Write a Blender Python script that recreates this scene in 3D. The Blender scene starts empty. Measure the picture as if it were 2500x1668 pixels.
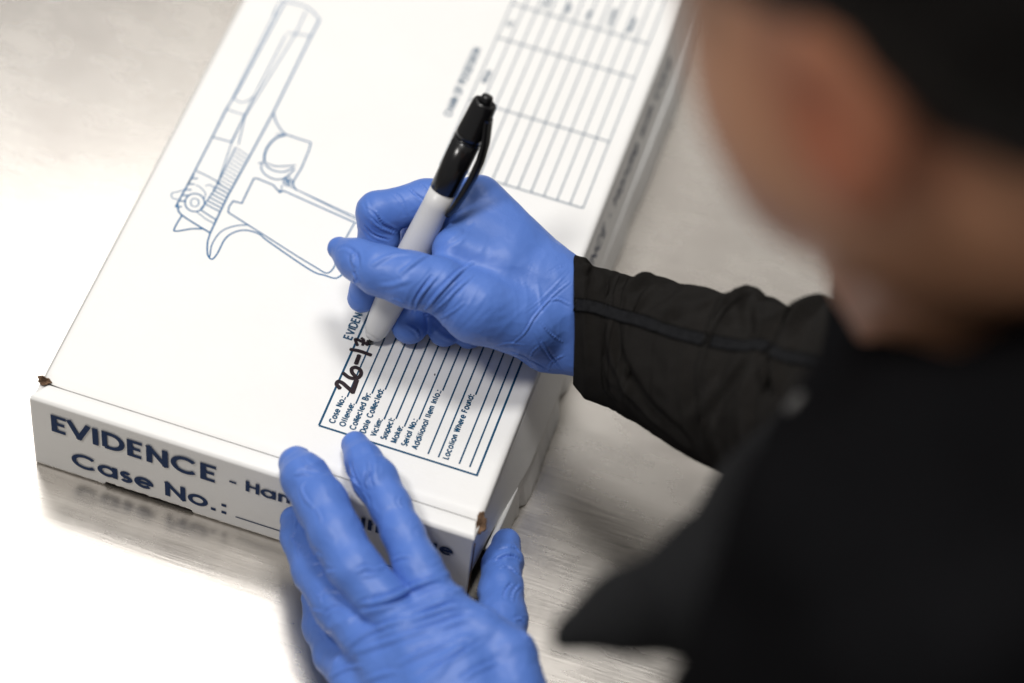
import bpy, bmesh, math, random
import numpy as np
from mathutils import Vector, Matrix
from mathutils.bvhtree import BVHTree
random.seed(4); rng = np.random.default_rng(7)
S = bpy.context.scene
COL = S.collection
# ---------------------------------------------------------------- camera
# all shapes are laid out in centimetres about the front left corner of the carton's lid
# (x along its front edge, y away from the viewer, z up); U() turns them into metres, table top at z = 0
F = 6836.05
RC = np.array([[0.94915, 0.30268, 0.08665], [0.29383, -0.75279, -0.58905], [-0.11306, 0.58455, -0.80344]])
CAM = np.array([32.10955, -62.55276, 98.41585])
HB = 5.2
def U(p):
    p = np.asarray(p, float)
    return (p + np.array([0, 0, HB])) * 0.01
def ray(px, py): return RC.T @ np.array([(px - 1250) / F, (py - 834) / F, 1.0])
def P(px, py, z=0.0):
    d = ray(px, py); return CAM + d * ((z - CAM[2]) / d[2])
def PY(px, py, y):
    d = ray(px, py); return CAM + d * ((y - CAM[1]) / d[1])
def PX(px, py, x):
    d = ray(px, py); return CAM + d * ((x - CAM[0]) / d[0])
def D(px, py, d): return CAM + ray(px, py) * d
cd = bpy.data.cameras.new('camera'); cam = bpy.data.objects.new('camera', cd); COL.objects.link(cam)
M3 = Matrix([[RC[0][i], -RC[1][i], -RC[2][i]] for i in range(3)])
cam.matrix_world = Matrix.Translation(Vector(U(CAM))) @ M3.to_4x4()
cd.sensor_width = 36.0; cd.lens = F / 2500 * 36
cd.clip_start = 0.05; cd.clip_end = 50
cd.dof.use_dof = True; cd.dof.focus_distance = 1.205; cd.dof.aperture_fstop = 3.0
S.camera = cam
# ---------------------------------------------------------------- light
w = bpy.data.worlds.new('World'); S.world = w; w.use_nodes = True
bg = w.node_tree.nodes['Background']; bg.inputs[0].default_value = (1.0, 0.97, 0.93, 1); bg.inputs[1].default_value = 0.26
def area(name, loc, aim, sx, sy, watts, col=(1, 1, 1)):
    l = bpy.data.lights.new(name, 'AREA'); l.shape = 'RECTANGLE'; l.size = sx; l.size_y = sy; l.energy = watts; l.color = col
    o = bpy.data.objects.new(name, l); COL.objects.link(o); o.location = loc
    o.rotation_euler = (Vector(aim) - Vector(loc)).to_track_quat('-Z', 'Y').to_euler(); return o
area('ceiling_panel_light', (-0.80, 1.36, 2.5), (-0.1, 0.2, 0), 0.9, 0.8, 13, (1, 0.99, 0.98))
area('ceiling_lamp_overhead', (0.08, 0.40, 2.4), (0.1, 0.1, 0), 0.5, 0.42, 26, (1, 0.98, 0.95))
area('ceiling_lamp_front', (-0.62, -0.62, 2.2), (0.1, 0.0, 0), 0.36, 0.36, 24, (1, 0.97, 0.93))
area('ceiling_panel_far', (0.0, 2.95, 2.5), (0.1, 0.6, 0), 2.3, 0.95, 6.2, (1, 0.96, 0.90))
S.view_settings.view_transform = 'Standard'; S.view_settings.look = 'None'; S.view_settings.exposure = 0; S.view_settings.gamma = 1
S.view_settings.use_curve_mapping = False
S.cycles.use_denoising = True; S.cycles.max_bounces = 6
# ---------------------------------------------------------------- helpers
def mesh_obj(name, V, Fc, mat, parent=None, smooth=True, uv=None):
    """V in cm layout coordinates -> one mesh object in metres"""
    me = bpy.data.meshes.new(name); V = U(V)
    base = np.array(parent.matrix_world.translation) if parent is not None else np.zeros(3)
    me.from_pydata((V - base).tolist(), [], [list(map(int, f)) for f in Fc]); me.update()
    if smooth: me.polygons.foreach_set('use_smooth', [True] * len(me.polygons))
    if mat: me.materials.append(mat)
    if uv is not None:
        l = me.uv_layers.new(name='UVMap'); li = np.zeros(len(me.loops), int); me.loops.foreach_get('vertex_index', li)
        l.data.foreach_set('uv', np.asarray(uv)[li].astype(np.float32).ravel())
    o = bpy.data.objects.new(name, me); COL.objects.link(o)
    if parent is not None: o.parent = parent
    return o
def empty(name, p, label, cat):
    o = bpy.data.objects.new(name, None); COL.objects.link(o); o.location = U(p); o.empty_display_size = 0.02
    o['label'] = label; o['category'] = cat
    bpy.context.view_layer.update(); return o
def reparent(o, par):
    o.parent = par; bpy.context.view_layer.update(); o.matrix_parent_inverse = par.matrix_world.inverted()
class N:
    def __init__(s, name):
        s.m = bpy.data.materials.new(name); s.m.use_nodes = True; s.t = s.m.node_tree; s.b = s.t.nodes['Principled BSDF']
    def n(s, typ, **kw):
        x = s.t.nodes.new(typ)
        for k, v in kw.items():
            if k in x.inputs: x.inputs[k].default_value = v
            else: setattr(x, k, v)
        return x
    def l(s, a, b): s.t.links.new(a, b)
    def set(s, **kw):
        for k, v in kw.items(): s.b.inputs[k.replace('_', ' ')].default_value = v
        return s
    def coords(s, scale=(1, 1, 1), rot=(0, 0, 0), src='Object'):
        c = s.n('ShaderNodeTexCoord'); m = s.n('ShaderNodeMapping'); s.l(c.outputs[src], m.inputs[0])
        m.inputs['Scale'].default_value = scale; m.inputs['Rotation'].default_value = rot; return m.outputs[0]
    def noise(s, vec, scale, detail=4, rough=0.55):
        x = s.n('ShaderNodeTexNoise', Scale=scale, Detail=detail, Roughness=rough); s.l(vec, x.inputs['Vector']); return x.outputs['Fac']
    def ramp(s, fac, stops):
        r = s.n('ShaderNodeValToRGB'); s.l(fac, r.inputs[0]); e = r.color_ramp.elements
        while len(e) < len(stops): e.new(0.5)
        for el, (p, c) in zip(e, stops): el.position = p; el.color = c if len(c) == 4 else (*c, 1)
        return r.outputs[0]
    def bump(s, h, strength, dist, prev=None):
        b = s.n('ShaderNodeBump', Strength=strength, Distance=dist); s.l(h, b.inputs['Height'])
        if prev is not None: s.l(prev, b.inputs['Normal'])
        return b.outputs[0]
def math_node(m, op, a, b):
    x = m.n('ShaderNodeMath'); x.operation = op
    for i, v in enumerate((a, b)):
        if isinstance(v, (int, float)): x.inputs[i].default_value = v
        else: m.l(v, x.inputs[i])
    return x.outputs[0]
# ---------------------------------------------------------------- materials
def mat_steel():
    m = N('brushed_steel'); m.set(Metallic=1.0)
    big = m.noise(m.coords((1, 1, 1)), 7, 5, 0.6)
    med = m.noise(m.coords((10, 24, 1), (0, 0, 0.25)), 3.0, 6, 0.6)
    s1 = m.noise(m.coords((14, 420, 1), (0, 0, 1.25)), 2.2, 3, 0.6)
    s2 = m.noise(m.coords((16, 380, 1), (0, 0, -0.35)), 2.0, 3, 0.6)
    s3 = m.noise(m.coords((20, 300, 1), (0, 0, 0.55)), 2.0, 3, 0.6)
    sc = math_node(m, 'ADD', math_node(m, 'ADD', s1, s2), s3)
    c = m.ramp(big, [(0.35, (0.50, 0.465, 0.43)), (0.65, (0.58, 0.55, 0.51))])
    m.l(c, m.b.inputs['Base Color'])
    r = m.n('ShaderNodeMapRange'); m.l(math_node(m, 'ADD', math_node(m, 'MULTIPLY', big, 0.5), math_node(m, 'MULTIPLY', med, 0.5)), r.inputs[0])
    r.inputs[1].default_value = 0.35; r.inputs[2].default_value = 0.65; r.inputs[3].default_value = 0.235; r.inputs[4].default_value = 0.31
    m.l(r.outputs[0], m.b.inputs['Roughness'])
    b = m.bump(sc, 0.085, 0.0003); b = m.bump(med, 0.015, 0.0008, b); m.l(b, m.b.inputs['Normal'])
    return m.m
def mat_card(name='white_card', col=(0.83, 0.825, 0.81)):
    m = N(name); m.set(Roughness=0.42); m.b.inputs['Specular IOR Level'].default_value = 0.35
    f = m.noise(m.coords(), 260, 4, 0.6); g = m.noise(m.coords(), 22, 4, 0.6)
    m.l(m.ramp(g, [(0.3, tuple(c * 0.975 for c in col)), (0.7, col)]), m.b.inputs['Base Color'])
    sp = m.n('ShaderNodeTexVoronoi', Scale=38); m.l(m.coords(), sp.inputs['Vector'])
    b = m.bump(f, 0.18, 0.0004); b = m.bump(g, 0.25, 0.002, b); m.l(b, m.b.inputs['Normal'])
    return m.m
def mat_kraft():
    m = N('torn_kraft'); m.set(Roughness=0.95)
    f = m.noise(m.coords((1, 1, 3)), 420, 4, 0.7)
    m.l(m.ramp(f, [(0.3, (0.05, 0.028, 0.015)), (0.55, (0.24, 0.14, 0.08)), (0.75, (0.42, 0.29, 0.19))]), m.b.inputs['Base Color'])
    m.l(m.bump(f, 0.9, 0.002), m.b.inputs['Normal']); return m.m
def mat_ink(name, col, var=0.25):
    m = N(name); m.set(Roughness=0.6); m.b.inputs['Specular IOR Level'].default_value = 0.15
    f = m.noise(m.coords(), 900, 3, 0.6)
    m.l(m.ramp(f, [(0.25, tuple(c * (1 + var) + 0.003 for c in col)), (0.6, col)]), m.b.inputs['Base Color']); return m.m
def mat_glove():
    m = N('blue_nitrile'); m.set(Roughness=0.42, Subsurface_Weight=0.0)
    m.b.inputs['Specular IOR Level'].default_value = 0.35
    m.b.inputs['Sheen Weight'].default_value = 0.06; m.b.inputs['Sheen Roughness'].default_value = 0.4
    m.b.inputs['Sheen Tint'].default_value = (0.6, 0.75, 1, 1)
    g = m.noise(m.coords(), 60, 3, 0.5)
    m.l(m.ramp(g, [(0.3, (0.080, 0.175, 0.53)), (0.7, (0.094, 0.195, 0.57))]), m.b.inputs['Base Color'])
    fine = m.noise(m.coords(), 1600, 2, 0.5)
    mid = m.noise(m.coords((1, 1, 1)), 170, 4, 0.6)
    r1 = m.n('ShaderNodeTexNoise', Scale=75, Detail=3, Roughness=0.5); r1.noise_type = 'RIDGED_MULTIFRACTAL'
    m.l(m.coords((1, 1, 1)), r1.inputs['Vector'])
    b = m.bump(fine, 0.12, 0.0003); b = m.bump(mid, 0.16, 0.0010, b); b = m.bump(r1.outputs['Fac'], 0.10, 0.0006, b)
    m.l(b, m.b.inputs['Normal']); return m.m
def mat_plastic(name, col, rough=0.25):
    m = N(name); m.set(Roughness=rough); m.b.inputs['Base Color'].default_value = (*col, 1)
    f = m.noise(m.coords(), 500, 3, 0.5)
    r = m.n('ShaderNodeMapRange'); m.l(f, r.inputs[0]); r.inputs[3].default_value = rough * 0.8; r.inputs[4].default_value = rough * 1.25
    m.l(r.outputs[0], m.b.inputs['Roughness']); return m.m
def mat_cloth(name, col, uv=True, rib=260, rough=0.9, sheen=0.25):
    m = N(name); m.set(Roughness=rough); m.b.inputs['Sheen Weight'].default_value = sheen
    m.b.inputs['Specular IOR Level'].default_value = 0.0
    if uv:
        v = m.coords((1, 1, 1), src='UV')
        wv = m.n('ShaderNodeTexWave', Scale=rib, Distortion=1.2, Detail=1.5); wv.bands_direction = 'X'; m.l(v, wv.inputs['Vector'])
        wv.inputs['Detail Scale'].default_value = 0.6
        n2 = m.noise(m.coords((4, 260, 1), src='UV'), 3, 2)
        h = math_node(m, 'MULTIPLY', wv.outputs['Fac'], n2)
        m.l(m.ramp(h, [(0.1, tuple(c * 0.55 for c in col)), (0.6, tuple(c * 1.6 for c in col))]), m.b.inputs['Base Color'])
        m.l(m.bump(h, 0.8, 0.0007), m.b.inputs['Normal'])
    else:
        f = m.noise(m.coords(), 500, 3)
        m.l(m.ramp(f, [(0.3, tuple(c * 0.8 for c in col)), (0.7, tuple(c * 1.25 for c in col))]), m.b.inputs['Base Color'])
        m.l(m.bump(f, 0.3, 0.0006), m.b.inputs['Normal'])
    return m.m
def mat_skin():
    m = N('skin'); m.b.inputs['Specular IOR Level'].default_value = 0.2; m.set(Roughness=0.5, Subsurface_Weight=0.12, Subsurface_Scale=0.01)
    m.b.inputs['Subsurface Radius'].default_value = (1, 0.35, 0.2)
    f = m.noise(m.coords(), 22, 3); m.l(m.ramp(f, [(0.3, (0.38, 0.185, 0.105)), (0.7, (0.46, 0.23, 0.135))]), m.b.inputs['Base Color'])
    m.l(m.bump(m.noise(m.coords(), 700, 2), 0.15, 0.0005), m.b.inputs['Normal']); return m.m
def mat_hair():
    m = N('black_hair'); m.set(Roughness=0.6); m.b.inputs['Specular IOR Level'].default_value = 0.12; m.b.inputs['Base Color'].default_value = (0.004, 0.0032, 0.003, 1)
    f = m.noise(m.coords((400, 400, 12)), 3, 3); m.l(m.bump(f, 0.8, 0.002), m.b.inputs['Normal']); return m.m
STEEL, CARD, KRAFT = mat_steel(), mat_card(), mat_kraft()
INK = mat_ink('blue_print_ink', (0.003, 0.062, 0.135)); INKD = mat_ink('navy_print_ink', (0.009, 0.030, 0.095))
INKF = mat_ink('drawing_ink', (0.010, 0.115, 0.27)); MARK = mat_ink('marker_ink', (0.022, 0.014, 0.018), 0.6)
GLOVE = mat_glove(); SKIN = mat_skin(); HAIR = mat_hair()
# ---------------------------------------------------------------- signed distance modelling
def segd(p, a, b, r1, r2):
    ba = b - a; L = float(ba @ ba) + 1e-9
    h = np.clip(((p - a) @ ba) / L, 0, 1)
    return np.linalg.norm(p - a - h[..., None] * ba, axis=-1) - (r1 + (r2 - r1) * h)
def ell(p, c, r, R=None):
    q = p - c
    if R is not None: q = q @ R.T
    k0 = np.linalg.norm(q / r, axis=-1); k1 = np.linalg.norm(q / (np.asarray(r) ** 2), axis=-1) + 1e-9
    return k0 * (k0 - 1) / k1
def smin(a, b, k):
    h = np.clip(0.5 + 0.5 * (b - a) / k, 0, 1)
    return b + (a - b) * h - k * h * (1 - h)
class Field:
    def __init__(s, lo, hi, res):
        s.lo = np.array(lo, float); s.res = res
        s.n = np.ceil((np.array(hi) - s.lo) / res).astype(int) + 1
        s.D = np.full(s.n, 4.0, np.float32)
    def block(s, lo, hi):
        i0 = np.clip(np.floor((np.array(lo) - s.lo) / s.res).astype(int), 0, s.n); i1 = np.clip(np.ceil((np.array(hi) - s.lo) / s.res).astype(int) + 1, 0, s.n)
        sl = tuple(slice(a, b) for a, b in zip(i0, i1))
        ax = [s.lo[k] + s.res * np.arange(i0[k], i1[k]) for k in range(3)]
        return sl, np.stack(np.meshgrid(*ax, indexing='ij'), -1).astype(np.float32)
    def chain(s, pts, k, kj=0.3):
        """pts: list of (vec, r); a chain of tapered segments blended with kj, then into the field with k"""
        A = np.array([p for p, r in pts]); rm = max(r for p, r in pts) + k + 0.8
        sl, G = s.block(A.min(0) - rm, A.max(0) + rm)
        if 0 in G.shape: return
        d = None
        for (a, ra), (b, rb) in zip(pts[:-1], pts[1:]):
            e = segd(G, np.asarray(a, np.float32), np.asarray(b, np.float32), ra, rb)
            d = e if d is None else smin(d, e, kj)
        s.D[sl] = smin(s.D[sl], d, k)
    def ellipsoid(s, c, r, k, R=None, sub=False):
        c = np.asarray(c, float); rm = max(r) + k + 0.8
        sl, G = s.block(c - rm, c + rm)
        if 0 in G.shape: return
        e = ell(G, c, np.asarray(r, float), R)
        s.D[sl] = -smin(-s.D[sl], e, k) if sub else smin(s.D[sl], e, k)
    def mesh(s):
        D = s.D; ins = D < 0; n = D.shape
        cs = [ins[i:n[0] - 1 + i, j:n[1] - 1 + j, k:n[2] - 1 + k] for i in (0, 1) for j in (0, 1) for k in (0, 1)]
        cnt = sum(c.astype(np.int8) for c in cs); act = (cnt > 0) & (cnt < 8)
        idx = np.full(act.shape, -1, np.int64); ai = np.argwhere(act); idx[act] = np.arange(len(ai))
        acc = np.zeros((len(ai), 3)); w = np.zeros(len(ai))
        corners = [(i, j, k) for i in (0, 1) for j in (0, 1) for k in (0, 1)]
        val = {c: D[ai[:, 0] + c[0], ai[:, 1] + c[1], ai[:, 2] + c[2]] for c in corners}
        for c in corners:
            for ax in range(3):
                if c[ax] == 0:
                    c2 = list(c); c2[ax] = 1; c2 = tuple(c2); a, b = val[c], val[c2]
                    m = (a < 0) != (b < 0); t = np.where(m, a / np.where(m, a - b, 1), 0)
                    for q in range(3): acc[:, q] += np.where(m, c[q] + (t if q == ax else 0), 0)
                    w += m
        V = s.lo + (ai + acc / w[:, None]) * s.res
        Q = []
        for ax in range(3):
            u, v = [(1, 2), (2, 0), (0, 1)][ax]
            a = ins; sl0 = [slice(None)] * 3; sl1 = [slice(None)] * 3; sl0[ax] = slice(0, n[ax] - 1); sl1[ax] = slice(1, n[ax])
            A, B = a[tuple(sl0)], a[tuple(sl1)]; E = np.argwhere(A != B)
            E = E[(E[:, u] > 0) & (E[:, v] > 0) & (E[:, u] < n[u] - 1) & (E[:, v] < n[v] - 1)]
            def g(du, dv):
                e = E.copy(); e[:, u] -= du; e[:, v] -= dv; return idx[e[:, 0], e[:, 1], e[:, 2]]
            q = np.stack([g(1, 1), g(0, 1), g(0, 0), g(1, 0)], 1)
            fl = ~A[E[:, 0], E[:, 1], E[:, 2]]; q[fl] = q[fl][:, ::-1]; Q.append(q)
        return V, np.concatenate(Q)
def vnormals(V, Q):
    n = np.zeros_like(V); a = V[Q[:, 2]] - V[Q[:, 0]]; b = V[Q[:, 3]] - V[Q[:, 1]]; fn = np.cross(a, b)
    for k in range(4): np.add.at(n, Q[:, k], fn)
    return n / (np.linalg.norm(n, axis=1, keepdims=True) + 1e-12)
def relax(V, Q, it=3, lam=0.5):
    E = np.concatenate([Q[:, [0, 1]], Q[:, [1, 2]], Q[:, [2, 3]], Q[:, [3, 0]]]); E = np.concatenate([E, E[:, ::-1]])
    deg = np.bincount(E[:, 0], minlength=len(V))[:, None]
    for i in range(it):
        for l in (lam, -lam * 1.04):
            s = np.zeros_like(V); 
            for c in range(3): s[:, c] = np.bincount(E[:, 0], V[E[:, 1], c], minlength=len(V))
            V = V + l * (s / np.maximum(deg, 1) - V)
    return V
def resample(pts, step):
    pts = np.asarray(pts, float); seg = np.linalg.norm(np.diff(pts, axis=0), axis=1); L = np.r_[0, np.cumsum(seg)]
    n = max(2, int(L[-1] / step)); t = np.linspace(0, L[-1], n)
    return np.stack([np.interp(t, L, pts[:, k]) for k in range(pts.shape[1])], 1)
def smooth_poly(pts, n=12):
    """Catmull-Rom through the points"""
    p = np.asarray(pts, float)
    if len(p) < 3: return p
    p = np.vstack([2 * p[0] - p[1], p, 2 * p[-1] - p[-2]]); out = []
    for i in range(1, len(p) - 2):
        for t in np.linspace(0, 1, n, endpoint=False):
            a, b, c, d = p[i - 1], p[i], p[i + 1], p[i + 2]
            out.append(0.5 * ((2 * b) + (c - a) * t + (2 * a - 5 * b + 4 * c - d) * t * t + (3 * b - a - 3 * c + d) * t ** 3))
    out.append(p[-2]); return np.array(out)
def caster(V, Q):
    T = BVHTree.FromPolygons([tuple(v) for v in V.tolist()], Q.tolist())
    def f(px, py):
        h = T.ray_cast(Vector(CAM), Vector(ray(px, py)).normalized())
        return (np.array(h[0]), np.array(h[1])) if h[0] is not None else (None, None)
    return f
def creases(V, Q, strokes):
    """strokes: (screen-traced line, width cm, height cm). Each is dropped onto the surface and pushed in or out along it"""
    f = caster(V, Q); nrm = vnormals(V, Q); disp = np.zeros(len(V))
    for pts, wd, amp in strokes:
        line = []
        for q in resample(smooth_poly(pts), 6):
            h, _ = f(*q)
            if h is not None: line.append(h)
        if len(line) < 3: continue
        line = np.array(line); m = 4 * wd
        sel = np.where(((V > line.min(0) - m) & (V < line.max(0) + m)).all(1))[0]
        best = np.full(len(sel), 1e9); bt = np.zeros(len(sel)); pv = V[sel]
        for i in range(len(line)):
            d = np.linalg.norm(pv - line[i], axis=1); u = d < best; best[u] = d[u]; bt[u] = i / (len(line) - 1)
        env = np.clip(np.minimum(bt, 1 - bt) * 3.2, 0, 1) ** 0.7
        x = best / wd
        disp[sel] += amp * env * (np.exp(-np.abs(x) ** 1.5) - 0.42 * np.exp(-((x - 1.8) ** 2) * 1.5))
    return V + nrm * disp[:, None]
def vnoise(p, scale, seed=0, octv=3):
    """smooth value noise in numpy"""
    out = np.zeros(len(p)); amp = 1; tot = 0; r = np.random.default_rng(seed); tab = r.random(4096)
    for o in range(octv):
        q = p * scale * 2 ** o; i = np.floor(q).astype(int); f = q - i; f = f * f * (3 - 2 * f); acc = 0
        for a in (0, 1):
            for b in (0, 1):
                for c in (0, 1):
                    hsh = ((i[:, 0] + a) * 73856093 ^ (i[:, 1] + b) * 19349663 ^ (i[:, 2] + c) * 83492791) & 4095
                    acc = acc + tab[hsh] * (f[:, 0] if a else 1 - f[:, 0]) * (f[:, 1] if b else 1 - f[:, 1]) * (f[:, 2] if c else 1 - f[:, 2])
        out += amp * acc; tot += amp; amp *= 0.5
    return out / tot * 2 - 1
# ---------------------------------------------------------------- steel table
def rbox(lo, hi, bev=0.1, seg=2):
    bm = bmesh.new(); bmesh.ops.create_cube(bm, size=1); lo = np.array(lo, float); hi = np.array(hi, float)
    for v in bm.verts: v.co = Vector((lo + hi) / 2 + (hi - lo) * np.array(v.co))
    bmesh.ops.bevel(bm, geom=bm.edges[:], offset=bev, segments=seg, affect='EDGES', profile=0.5)
    V = np.array([v.co[:] for v in bm.verts]); Fc = [[v.index for v in f.verts] for f in bm.faces]; bm.free(); return V, Fc
tb = empty('steel_table', (-40, 20, -HB), 'brushed stainless steel table top under the white carton', 'table')
V_, F_ = rbox((-150, -75, -HB - 4), (43, 120, -HB), 0.6, 3); mesh_obj('table_top', V_, F_, STEEL, tb, smooth=False)
for lx, ly in ((-144, -69), (37, -69), (-144, 114), (37, 114)):
    V_, F_ = rbox((lx - 2, ly - 2, -HB - 89), (lx + 2, ly + 2, -HB - 4.01), 0.3); mesh_obj('leg', V_, F_, STEEL, tb, smooth=False)
# ---------------------------------------------------------------- evidence carton
BX = empty('evidence_box', (10, 15, -HB), 'flat white cardboard evidence carton with blue printing lying on the steel table', 'box')
DEP = 36.0
def sheet(fn, nu, nv, mat, name, parent, thick=0.0):
    """grid surface fn(u,v)->xyz (cm)"""
    uu, vv = np.meshgrid(np.linspace(0, 1, nu), np.linspace(0, 1, nv), indexing='ij')
    V = fn(uu.ravel(), vv.ravel()); Fc = []
    for i in range(nu - 1):
        for j in range(nv - 1): Fc.append([i * nv + j, (i + 1) * nv + j, (i + 1) * nv + j + 1, i * nv + j + 1])
    if thick:
        nn = vnormals(V, np.array(Fc)); n0 = len(V); V = np.vstack([V, V - nn * thick]); base = list(Fc)
        Fc += [[a + n0 for a in f[::-1]] for f in base]
        for i in range(nu - 1):
            for j in (0, nv - 1):
                a, b = i * nv + j, (i + 1) * nv + j; Fc.append([a, b, b + n0, a + n0] if j else [b, a, a + n0, b + n0])
        for j in range(nv - 1):
            for i in (0, nu - 1):
                a, b = i * nv + j, i * nv + j + 1; Fc.append([b, a, a + n0, b + n0] if i else [a, b, b + n0, a + n0])
    return mesh_obj(name, V, Fc, mat, parent)
# lid: flat panel whose front edge dips into the crease
def lidf(u, v):
    x = 0.12 + 19.78 * u; y = -0.2 + (DEP + 0.2) * v ** 1.6
    t = np.clip((y + 0.2) / 0.55, 0, 1); z = -0.17 * (1 - t) ** 2
    e = np.minimum(x - 0.12, 19.9 - x); z = z - 0.16 * (1 - np.clip(e / 0.28, 0, 1)) ** 2
    y = y + 0.10 * (1 - np.clip((x - 0.1) / 1.2, 0, 1)) ** 2
    return np.stack([x, y, z], 1)
lid = sheet(lidf, 160, 90, CARD, 'lid', BX, 0.25)
# front panel with the rolled top edge
prof = [(-0.212, -0.42), (-0.216, -0.20), (-0.29, -0.115), (-0.5, -0.08), (-0.95, -0.10), (-1.06, -0.15), (-1.12, -0.26), (-1.13, -0.45), (-1.11, -2.6), (-1.08, -4.2), (-1.07, -5.12)]
pr_ = smooth_poly(prof, 6); pr_ = resample(pr_, 0.09)
def frontf(u, v):
    i = v * (len(pr_) - 1); y = np.interp(i, np.arange(len(pr_)), pr_[:, 0]); z = np.interp(i, np.arange(len(pr_)), pr_[:, 1])
    x0 = -0.03 + 0.40 * np.clip(1 - (y + 1.1) / -0.02, 0, 0); top = np.clip((y + 1.05) / 0.8, 0, 1)
    xl = -0.03 + 0.52 * top; xr = 19.86 - 0.18 * top
    x = xl + (xr - xl) * u
    # slot in the bottom edge with torn fibres
    low = np.clip((-z - 4.7) / 0.4, 0, 1); slot = ((x > 3.2) & (x < 7.3)).astype(float)
    ragged = 0.05 * vnoise(np.stack([x * 6, x * 0, x * 0 + 2], 1), 1.0, 3)
    z = z + low * slot * (0.20 + ragged) + low * 0.012 * vnoise(np.stack([x * 9, x * 0, x * 0], 1), 1, 5)
    y = y - 0.03 * np.sin(u * 3.0) * np.clip(-z / 5, 0, 1)
    return np.stack([x, y, z], 1)
front = sheet(frontf, 260, len(pr_), CARD, 'front_panel', BX, -0.22)
def wall_left(u, v): return np.stack([0.06 + 0 * u, -0.75 + (DEP + .7) * u, -0.25 - 4.9 * v], 1)
sheet(wall_left, 40, 10, CARD, 'side_panel', BX, 0.2)
# right hand side: upper panel in its own shade, outer flap flaring out with a ragged lower edge
def wr(u, v):
    y = -0.95 + (DEP + 0.9) * u; bul = 0.28 * np.sin(np.clip((y - 1) / 14, 0, 1) * np.pi)
    x = 19.86 + 0.58 * v * np.clip((y + 1) / 6, 0, 1) + bul * v; return np.stack([x, y, -0.2 - 3.0 * v], 1)
sheet(wr, 120, 12, CARD, 'side_panel', BX, -0.22)
def flap(u, v):
    y = 0.4 + (DEP - 1) * u
    rag = 0.10 * vnoise(np.stack([y * 0.9, y * 0, y * 0 + 9], 1), 1, 11) + 0.035 * vnoise(np.stack([y * 7, y * 0, y * 0], 1), 1, 12)
    notch = 0.30 * np.exp(-((y - 10.3) / 0.55) ** 4) + 0.22 * np.exp(-((y - 4.2) / 0.2) ** 2)
    wid = 0.34 * np.clip((y - 0.2) / 5, 0.25, 1) + rag - notch
    x = 20.46 - .2 * np.exp(-y / 3.) + 0.06 * np.sin(y / 3.5) + wid * v; z = -3.0 - 2.1 * (v ** 1.15)
    return np.stack([x, y, z], 1)
sheet(flap, 420, 10, CARD, 'side_flap', BX, -0.2)
def bottom(u, v): return np.stack([0.1 + 19.8 * u, 1.6 + (DEP - 1.7) * v, -5.16 + 0 * u], 1)
sheet(bottom, 2, 2, CARD, 'bottom_panel', BX, 0.0)
def backf(u, v): return np.stack([19.9 - 19.8 * u, DEP + 0 * u, -0.1 - 5 * v], 1)
sheet(backf, 2, 2, CARD, 'back_panel', BX, 0)
# torn brown corners
def torn(c, ra, rb, seed, rot=0.0):
    c = np.array(c, float); vw = CAM - c; vw /= np.linalg.norm(vw); e1 = RC[0] * math.cos(rot) + RC[1] * math.sin(rot); e2 = np.cross(vw, e1); n, m = 40, 9; vs = []
    for i in range(n):
        a = i / n * 2 * math.pi
        for j in range(m):
            r = 1 - j / (m - 1); rr = r * (1 + 0.16 * math.sin(3 * a + seed) + 0.10 * math.sin(7 * a + 2 * seed) + 0.05 * random.uniform(-1, 1))
            dep = 0.02 - 0.16 * (1 - r ** 2) + random.uniform(-.035, .035) * (j > 0) - (0.25 if j == 0 else 0)
            vs.append(c + e1 * ra * rr * math.cos(a) + e2 * rb * rr * math.sin(a) + vw * dep)
    Fc = [[i * m + j, ((i + 1) % n) * m + j, ((i + 1) % n) * m + j + 1, i * m + j + 1] for i in range(n) for j in range(m - 1)]
    return mesh_obj('torn_corner', np.array(vs), Fc, KRAFT, BX)
torn(P(108, 930, 0.0), 0.30, 0.20, 0.4, 0.35)
torn(P(1173, 1280, -0.30) + (CAM - P(1173, 1280, -.3)) / 130 * .35, 0.24, 0.50, 1.9, 0.25)
mesh_obj('torn_corner', *rbox((19.74, -1.02, -5.0), (19.90, -0.86, -0.8), 0.03), KRAFT, BX)
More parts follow.
